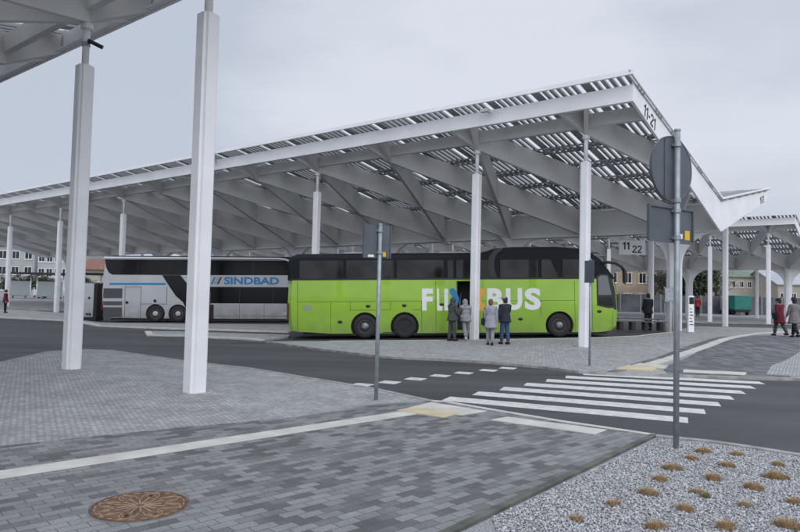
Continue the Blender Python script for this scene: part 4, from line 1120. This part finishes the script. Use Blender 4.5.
    if bag:
        sx_, m_, zz = bag
        b = empty('bag', (0, 0, 0)); 
        bm = bmesh.new(); box(bm, -.07, .07, -.14, .14, 0, .30); bmesh.ops.bevel(bm, geom=bm.edges[:], offset=.04, segments=3, affect='EDGES'); link('pouch', bm, m_, b)
        bm = bmesh.new(); tube(bm, [(0, -.1, .28), (0, -.05, .5), (0, .05, .5), (0, .1, .28)], .012, 6); link('strap', bm, m_, b)
        mw = Matrix.Translation((g.x, g.y, zg)) @ Matrix.Rotation(facing, 4, 'Z') @ Matrix.Scale(k, 4)
        b.location = mw @ Vector((sx_*.27, 0, zz)); b.rotation_euler = (0, 0, facing); b.scale = (k, k, k)
        return root, b
    return root, None
clo = lambda n, c: mat(n, c, .9, var=.15, vscale=9, bump=.2, bscale=40)
c_dkgrey = clo('dark_grey_cloth', (.055, .06, .065)); c_grey = clo('grey_cloth', (.24, .245, .26)); c_lgrey = clo('pale_grey_quilting', (.27, .275, .32)); c_navy = clo('navy_cloth', (.018, .022, .035))
c_jean = clo('blue_denim', (.035, .07, .14)); c_black = clo('black_cloth', (.010, .011, .016)); c_red = clo('burgundy_wool', (.12, .008, .018)); c_mauve = clo('grey_mauve_wool', (.17, .15, .16)); c_red2 = clo('red_cloth', (.22, .02, .02))
c_white = clo('white_leather', (.5, .5, .5)); hr_d = mat('dark_hair', (.02, .015, .012), .7); hr_r = mat('auburn_hair', (.14, .07, .05), .7)
person(452, 341, 1.70, radians(-60), 'person in dark grey hooded jacket standing left at the open coach door', c_dkgrey, c_dkgrey, c_black, hr_d, hood=True, arms=((.3, .6), (.2, .9)), stride=(-.08, .1))
person(465.5, 340.6, 1.66, radians(10), 'person in light grey hooded tracksuit and white shoes at the open coach door', c_grey, c_grey, c_white, hr_d, hood=True, lean=.24, arms=((.6, .7), (.2, .5)), stride=(-.32, .28))
_, bg1 = person(490, 345, 1.68, radians(-12), 'person in long pale grey quilted coat with dark bag, auburn hair', c_lgrey, c_grey, c_black, hr_r, coat=.62, stride=(.1, -.12), bag=(-1, c_black, .72))
tag(bg1, 'dark shoulder bag hanging beside the pale quilted coat', 'bag')
person(504.5, 344.2, 1.76, radians(25), 'person in dark jacket, blue jeans and cap beside the quilted coat', c_navy, c_jean, c_black, hr_d, cap=c_grey, arms=((.0, .25), (.3, 1.3)), stride=(.12, -.1))
person(648, 330.2, 1.84, radians(15), 'person dressed all in black standing alone by the bench', c_black, c_black, c_black, hr_d, arms=((.1, .5), (.1, .5)), spread=.05, coat=.78)
_, bg2 = person(779.5, 335.8, 1.74, radians(20), 'person in burgundy coat and dark hat walking away on the right', c_red, c_dkgrey, c_black, hr_d, coat=.58, stride=(.3, -.28), arms=((-.2, .3), (.35, .4)), cap=c_black, bag=(-1, c_black, .75))
tag(bg2, 'dark handbag carried at the side of the burgundy coat', 'bag')
person(794.5, 337.6, 1.76, radians(8), 'person in grey mauve coat, black boots and brimmed hat walking away', c_mauve, c_black, c_black, hr_d, coat=.62, stride=(-.3, .32), arms=((.3, .3), (-.2, .3)), hat=c_black)
person(697.5, 316.5, 1.68, radians(-40), 'person in red and black behind the white totem, far off', c_red2, c_black, c_black, hr_d, Yd=53, arms=((.2, .9), (.1, .4)))
person(5, 313, 1.6, radians(-70), 'person in dark red at the left edge, far under the canopy', c_red, c_black, c_black, hr_d, Yd=44)

# ---------------------------------------------------------------- background buildings
def facade(root, w_, d_, h_, wall, roofm, rows, cols, roof='gable', rh=2., win=(1.0, 1.4), z0=.9, frame=None, glass=None, overhang=.4):
    """front is -y; origin at front left ground corner"""
    bm = bmesh.new(); box(bm, 0, w_, 0, d_, -1, h_); wl = link('wall', bm, wall, root)
    if roof == 'gable':
        bm = bmesh.new(); o_ = overhang; prism(bm, [(-o_, h_-.05), (d_/2, h_+rh), (d_+o_, h_-.05), (d_+o_, h_+.12), (d_/2, h_+rh+.2), (-o_, h_+.12)], 'x', -o_, w_+o_)
        fix(bm); link('roof', bm, roofm, root)
        bm = bmesh.new(); prism(bm, [(0.01, h_), (d_-.01, h_), (d_/2, h_+rh)], 'x', .01, w_-.01); fix(bm); link('gable_wall', bm, wall, root)
    else:
        bm = bmesh.new(); box(bm, -.2, w_+.2, -.2, d_+.2, h_, h_+.35); link('roof', bm, roofm, root)
    fh = (h_-.4)/rows
    for r in range(rows):
        for c in range(cols):
            x = w_*(c+.5)/cols; z = z0 + r*fh
            bm = bmesh.new(); a, b = win
            for q in ((x-a/2, x+a/2, z, z+.08), (x-a/2, x+a/2, z+b-.08, z+b), (x-a/2, x-a/2+.08, z+.08, z+b-.08), (x+a/2-.08, x+a/2, z+.08, z+b-.08), (x-.03, x+.03, z+.08, z+b-.08)):
                box(bm, q[0], q[1], -.06, -.001, q[2], q[3])
            box(bm, x-a/2-.08, x+a/2+.08, -.12, -.001, z-.08, z-.002)
            fr = link('window', bm, frame or M['white'], root)
            bm = bmesh.new(); box(bm, x-a/2+.08, x-.03, -.03, -.002, z+.08, z+b-.08); box(bm, x+.03, x+a/2-.08, -.03, -.002, z+.08, z+b-.08)
            link('pane', bm, glass or M['glass'], fr)
def building(pxl, pxr, Y, h_, d_, label, wall, roofm, rows, cols, rot=0., z=-.45, **k):
    a = Z(pxl, 300, Y); b = Z(pxr, 300, Y)
    root = empty('building', (a.x, Y, -.1), rot); tag(root, label, 'building')
    facade(root, b.x-a.x, d_, h_, wall, roofm, rows, cols, **k)
    return root
wy = mat('ochre_plaster', (.33, .27, .19), .9, var=.2, vscale=.6, bump=.2, bscale=4); wb = mat('beige_plaster', (.37, .34, .29), .9, var=.12, vscale=.4)
wg = mat('grey_plaster', (.36, .37, .38), .9, var=.1, vscale=.5); wr_ = mat('white_render', (.34, .35, .36), .9, var=.1, vscale=.5)
rt = mat('red_roof_tiles', (.19, .095, .075), .9, var=.25, vscale=2.5, bump=.4, bscale=8); rg = mat('green_metal_roof', (.13, .17, .13), .6, var=.2, vscale=.5); rgy = mat('pale_sheet_roof', (.34, .36, .39), .5, var=.12, vscale=.4); rd2 = mat('brown_roof', (.12, .08, .07), .9, var=.2)
building(606, 664, 104, 7.0, 9, 'ochre two storey house with red tiled roof and white windows', wy, rt, 2, 4, rh=2.3, win=(1.2, 1.7), z0=1.3)
building(722, 777, 128, 6.9, 12, 'long beige building with green sheet roof and two rows of small windows', wb, rg, 2, 7, rh=2.6, win=(.8, 1.3), z0=1.6)
building(778, 850, 120, 5.4, 14, 'low beige building with wide pale grey roof at the right edge', wb, rgy, 1, 7, rh=2.8, win=(1.1, 1.5), z0=2.4)
building(-70, 33, 118, 9.0, 12, 'pale apartment block seen left under the canopy beyond the first column', wr_, rd2, 3, 8, roof='flat', win=(1.4, 1.5), z0=1.0)
building(36, 76, 112, 8.2, 12, 'grey white town house between the first two platform columns', wg, rd2, 3, 5, roof='flat', win=(1.1, 1.5), z0=.9)
building(78, 104, 100, 4.6, 8, 'small house with brick red roof left of the silver coach', wb, rt, 1, 3, rh=1.7, win=(1.0, 1.2), z0=1.6)
building(120, 270, 150, 7.5, 12, 'long pale building far behind the silver coach', wr_, rgy, 2, 16, rh=2, win=(1.2, 1.4), z0=1.4)
building(300, 470, 160, 8.5, 12, 'wide grey building far behind the rear of the green coach', wg, rgy, 2, 18, rh=2, win=(1.2, 1.4), z0=1.4)
building(500, 596, 150, 7.2, 12, 'grey building far behind the front of the green coach', wg, rd2, 2, 9, rh=2.2, win=(1.2, 1.4), z0=1.4)

# fence wall at the back of the station, right
a = Z(600, 300, 96); b = Z(900, 300, 96)
fw_ = empty('boundary_wall', (a.x, 96, -.1)); tag(fw_, 'long dark grey concrete panel wall behind the teal container truck', 'wall')
bm = bmesh.new(); box(bm, 0, b.x-a.x, 0, .2, -.3, 2.75); link('panel', bm, mat('dark_concrete_panels', (.085, .09, .10), .9, var=.35, vscale=.4), fw_)
bm = bmesh.new(); x = 0
while x < b.x-a.x: box(bm, x-.12, x+.12, -.06, .26, -.3, 2.85); x += 3.
link('wall_post', bm, mat('concrete_posts', (.2, .2, .2), .9), fw_)

# teal truck
a = Z(743, 312, 90)
tk = empty('truck', (a.x, 90, .03), radians(-8)); tag(tk, 'truck with teal tarpaulin body parked with its rear to the platforms', 'truck')
teal = mat('teal_tarpaulin', (.015, .17, .14), .6, var=.15, vscale=1.5)
bm = bmesh.new(); box(bm, -1.1, 1.1, 0, 5, .75, 2.75); bmesh.ops.bevel(bm, geom=bm.edges[:], offset=.06, affect='EDGES'); link('cargo_cover', bm, teal, tk)
bm = bmesh.new(); box(bm, -1.12, 1.12, -.02, 5.1, .6, .74); box(bm, -.9, .9, .1, 6.6, .42, .6); link('chassis', bm, M['black'], tk)
bm = bmesh.new(); box(bm, -1.05, 1.05, 5.2, 6.9, .5, 2.3); bmesh.ops.bevel(bm, geom=bm.edges[:], offset=.12, segments=2, affect='EDGES'); link('cab', bm, M['silver'], tk)
for x in (-.9, .9):
    for y in (1.0, 6.0):
        bm = bmesh.new(); lathe(bm, [(.1, -.14), (.4, -.14), (.42, 0), (.4, .14), (.1, .14)], 18, 'x', (x, y, .42)); link('wheel', bm, M['rubber'], tk)
for x in (-.95, .95):
    bm = bmesh.new(); box(bm, x-.1, x+.1, -.05, -.025, .62, .72); link('tail_lamp', bm, M['red_lamp'], tk)

# cabinet left of the silver coach
a = Z(92, 318.5, 41)
cb2 = empty('service_cabinet', (a.x, 41, a.z), radians(-6)); tag(cb2, 'tall pale grey service cabinet with black edge at the rear of the silver coach', 'cabinet')
bm = bmesh.new(); box(bm, -.42, .30, -.4, .4, .08, 2.2); bmesh.ops.bevel(bm, geom=bm.edges[:], offset=.03, affect='EDGES'); link('housing', bm, M['silver'], cb2)
bm = bmesh.new(); box(bm, .31, .52, -.42, .42, .05, 2.22); link('side_panel', bm, M['black'], cb2)
bm = bmesh.new(); box(bm, -.45, .5, -.43, .43, -.2, .07); link('plinth', bm, M['black'], cb2)
for x, z in ((-.1, .28), (.08, .28), (-.0, 1.3)):
    bm = bmesh.new(); box(bm, x-.07, x+.07, -.412, -.401, z-.07, z+.07); link('vent', bm, M['black'], cb2)

# platform shelters at the far left
def shelter(px, Y, w_, label):
    a = Z(px, 300, Y); r = empty('bus_shelter', (a.x, Y, .03)); tag(r, label, 'shelter', 'bus shelters at the far left')
    bm = bmesh.new(); box(bm, -w_/2, w_/2, -.9, .9, 3.3, 3.6); link('roof', bm, M['black'], r)
    for x in (-w_/2+.4, w_/2-.4):
        bm = bmesh.new(); tube(bm, [(x, .4, -.1), (x, .4, 3.3)], .08, 8); link('post', bm, M['steel_white'], r)
    bm = bmesh.new(); box(bm, -w_/2+.5, w_/2-.5, .38, .42, .3, 2.4); link('glass_wall', bm, mat('shelter_glass', (.25, .28, .29), .1), r)
    bm = bmesh.new(); box(bm, -1., 1., -.1, .3, .4, .46); box(bm, -.9, -.8, -.1, .3, -.1, .4); box(bm, .8, .9, -.1, .3, -.1, .4); link('bench', bm, M['galv'], r)
shelter(18, 88, 3.6, 'dark roofed shelter nearest the left edge, between the first two columns')
shelter(48, 88, 4.4, 'dark roofed shelter seen just left of the thick near column')
shelter(90, 82, 3.0, 'dark roofed shelter beside the grey cabinet')

# parked van far left
def van(px, Y, label, m, rot=0):
    a = Z(px, 300, Y); r = empty('van', (a.x, Y, .03), rot); tag(r, label, 'van')
    bm = bmesh.new(); pts = [(-2.4, .35), (-2.4, 1.9), (-2.2, 2.05), (1.0, 2.05), (1.7, 1.25), (2.4, 1.05), (2.45, .35)]
    prism(bm, pts, 'y', -.9, .9); bmesh.ops.bevel(bm, geom=[e_ for e_ in bm.edges if abs(e_.verts[0].co.y-e_.verts[1].co.y) < .01], offset=.07, segments=2, affect='EDGES'); fix(bm); link('body', bm, m, r)
    for x0, x1 in ((-2.1, -1.0), (-.9, .0), (.1, 1.1)):
        bm = bmesh.new(); box(bm, x0, x1, -.91, -.895, 1.25, 1.8); link('window', bm, M['glass'], r)
    for x in (-1.5, 1.6):
        for y in (-.85, .85):
            bm = bmesh.new(); lathe(bm, [(.1, -.1), (.33, -.1), (.34, 0), (.33, .1), (.1, .1)], 18, 'y', (x, y, .34)); link('wheel', bm, M['rubber'], r)
van(52, 97, 'white parked van seen between the far left columns', M['white'])

# ---------------------------------------------------------------- trees
bark = mat('bark', (.06, .05, .045), .9, var=.3, vscale=6)
lf = [mat('leaf_dark_green', (.035, .05, .025), .9), mat('leaf_olive', (.07, .08, .045), .9), mat('twig_brown', (.09, .075, .065), .9)]
def tree_parts(seed, h, crown_r, leafy):
    rr = random.Random(seed); bt = bmesh.new(); bc = bmesh.new()
    tube(bt, [(0, 0, -.5), (rr.uniform(-.1, .1), 0, h*.3), (rr.uniform(-.2, .2), rr.uniform(-.2, .2), h*.75)], [.03*h, .022*h, .008*h], 8)
    tips = []
    for i in range(26):
        z0 = h*rr.uniform(.22, .72); a = rr.uniform(0, 2*pi); L = crown_r*rr.uniform(.5, 1.)*(1.1-abs(z0/h-.45))
        p1 = Vector((cos(a)*L*.5, sin(a)*L*.5, z0+L*.35)); p2 = Vector((cos(a)*L, sin(a)*L, z0+L*.7))
        tube(bt, [(0, 0, z0), p1, p2], [.008*h, .005*h, .002*h], 5, cap=False); tips += [p1, p2]
        for j in range(5):
            q = p1.lerp(p2, rr.random()); e_ = q+Vector((rr.uniform(-1, 1), rr.uniform(-1, 1), rr.uniform(.1, 1.2)))*crown_r*.3
            tube(bt, [q, e_], [.0022*h, .001*h], 4, cap=False); tips.append(e_)
    n = 2600 if leafy == 2 else (1300 if leafy == 1 else 700)
    for i in range(n):
        c = rr.choice(tips) + Vector((rr.gauss(0, 1), rr.gauss(0, 1), rr.gauss(0, .8)))*crown_r*.16
        s = rr.uniform(.10, .24) if leafy else rr.uniform(.05, .3)
        u = Vector((rr.gauss(0, 1), rr.gauss(0, 1), rr.gauss(0, 1))).normalized(); v = u.orthogonal().normalized()
        k = 1 if leafy else .1
        f = bc.faces.new([bc.verts.new(c+u*s), bc.verts.new(c+v*s*k), bc.verts.new(c-u*s), bc.verts.new(c-v*s*k)]); f.material_index = 2 if not leafy else (0 if rr.random() < .6 else 1)
    m1 = bpy.data.meshes.new('trunk'); bt.to_mesh(m1); bt.free(); m1.materials.append(bark)
    m2 = bpy.data.meshes.new('crown'); bc.to_mesh(m2); bc.free()
    for m in lf: m2.materials.append(m)
    return m1, m2
TP = {('leafy', i): tree_parts(20+i, 8, 3.2, 2) for i in range(2)}
TP.update({('bare', i): tree_parts(40+i, 9, 3.4, 0) for i in range(3)})
trees = [(678, 100, 'leafy', 0, .95, 'dark bushy tree behind the pillar left of the white gable column'), (699, 99, 'leafy', 1, .95, 'dark bushy tree right behind the far person in red'), (716, 105, 'bare', 0, 1.05, 'bare tree just left of the green roofed building'), (735, 148, 'bare', 1, 1.25, 'bare tree rising behind the left end of the green roof'),
 (752, 160, 'leafy', 0, 1.45, 'green tree showing above the green roof'), (771, 155, 'leafy', 1, 1.3, 'green tree above the right end of the green roof'), (795, 150, 'bare', 2, 1.2, 'bare tree behind the pale roof at the right edge'), (655, 99, 'bare', 1, .8, 'bare tree in front of the ochre house'),
 (97, 130, 'bare', 2, 1.1, 'bare tree behind the small red roofed house'), (24, 92, 'leafy', 0, .42, 'low green bush in front of the pale apartment block'), (44, 93, 'leafy', 1, .42, 'low green bush in front of the grey town house'), (82, 90, 'leafy', 0, .4, 'small green bush beside the cabinet'), (8, 94, 'leafy', 1, .4, 'low green bush nearest the left edge'),
 (285, 140, 'bare', 0, 1.2, 'bare tree above the roofs between the two coaches'), (480, 140, 'bare', 2, 1.1, 'bare tree far behind the middle of the green coach'), (610, 130, 'bare', 1, 1.1, 'bare tree left of the ochre house')]
for px, Y, kd, i, s_, lb in trees:
    a = Z(px, 300, Y); r = empty('tree' if s_ > .5 else 'bush', (a.x, Y, -.1), px); r.scale = (s_,)*3
    tag(r, lb, 'tree' if s_ > .5 else 'bush', 'trees beyond the station')
    for nm, me_ in zip(('trunk', 'crown'), TP[(kd, i)]):
        o = bpy.data.objects.new(nm, me_); C.objects.link(o); o.parent = r
bm = bmesh.new()
rr = random.Random(5); P0 = []
pts_ = [(-420, 0)]
x = -420
while x < 420: pts_.append((x, 4+5*sin(x*.02)+3*sin(x*.071)+rr.uniform(0, 1.4))); x += 6
pts_.append((420, 0))
prism(bm, pts_, 'y', 330, 420); fix(bm)
struct(link('hills', bm, mat('wooded_hills', (.10, .115, .11), .95, var=.35, vscale=.08)))
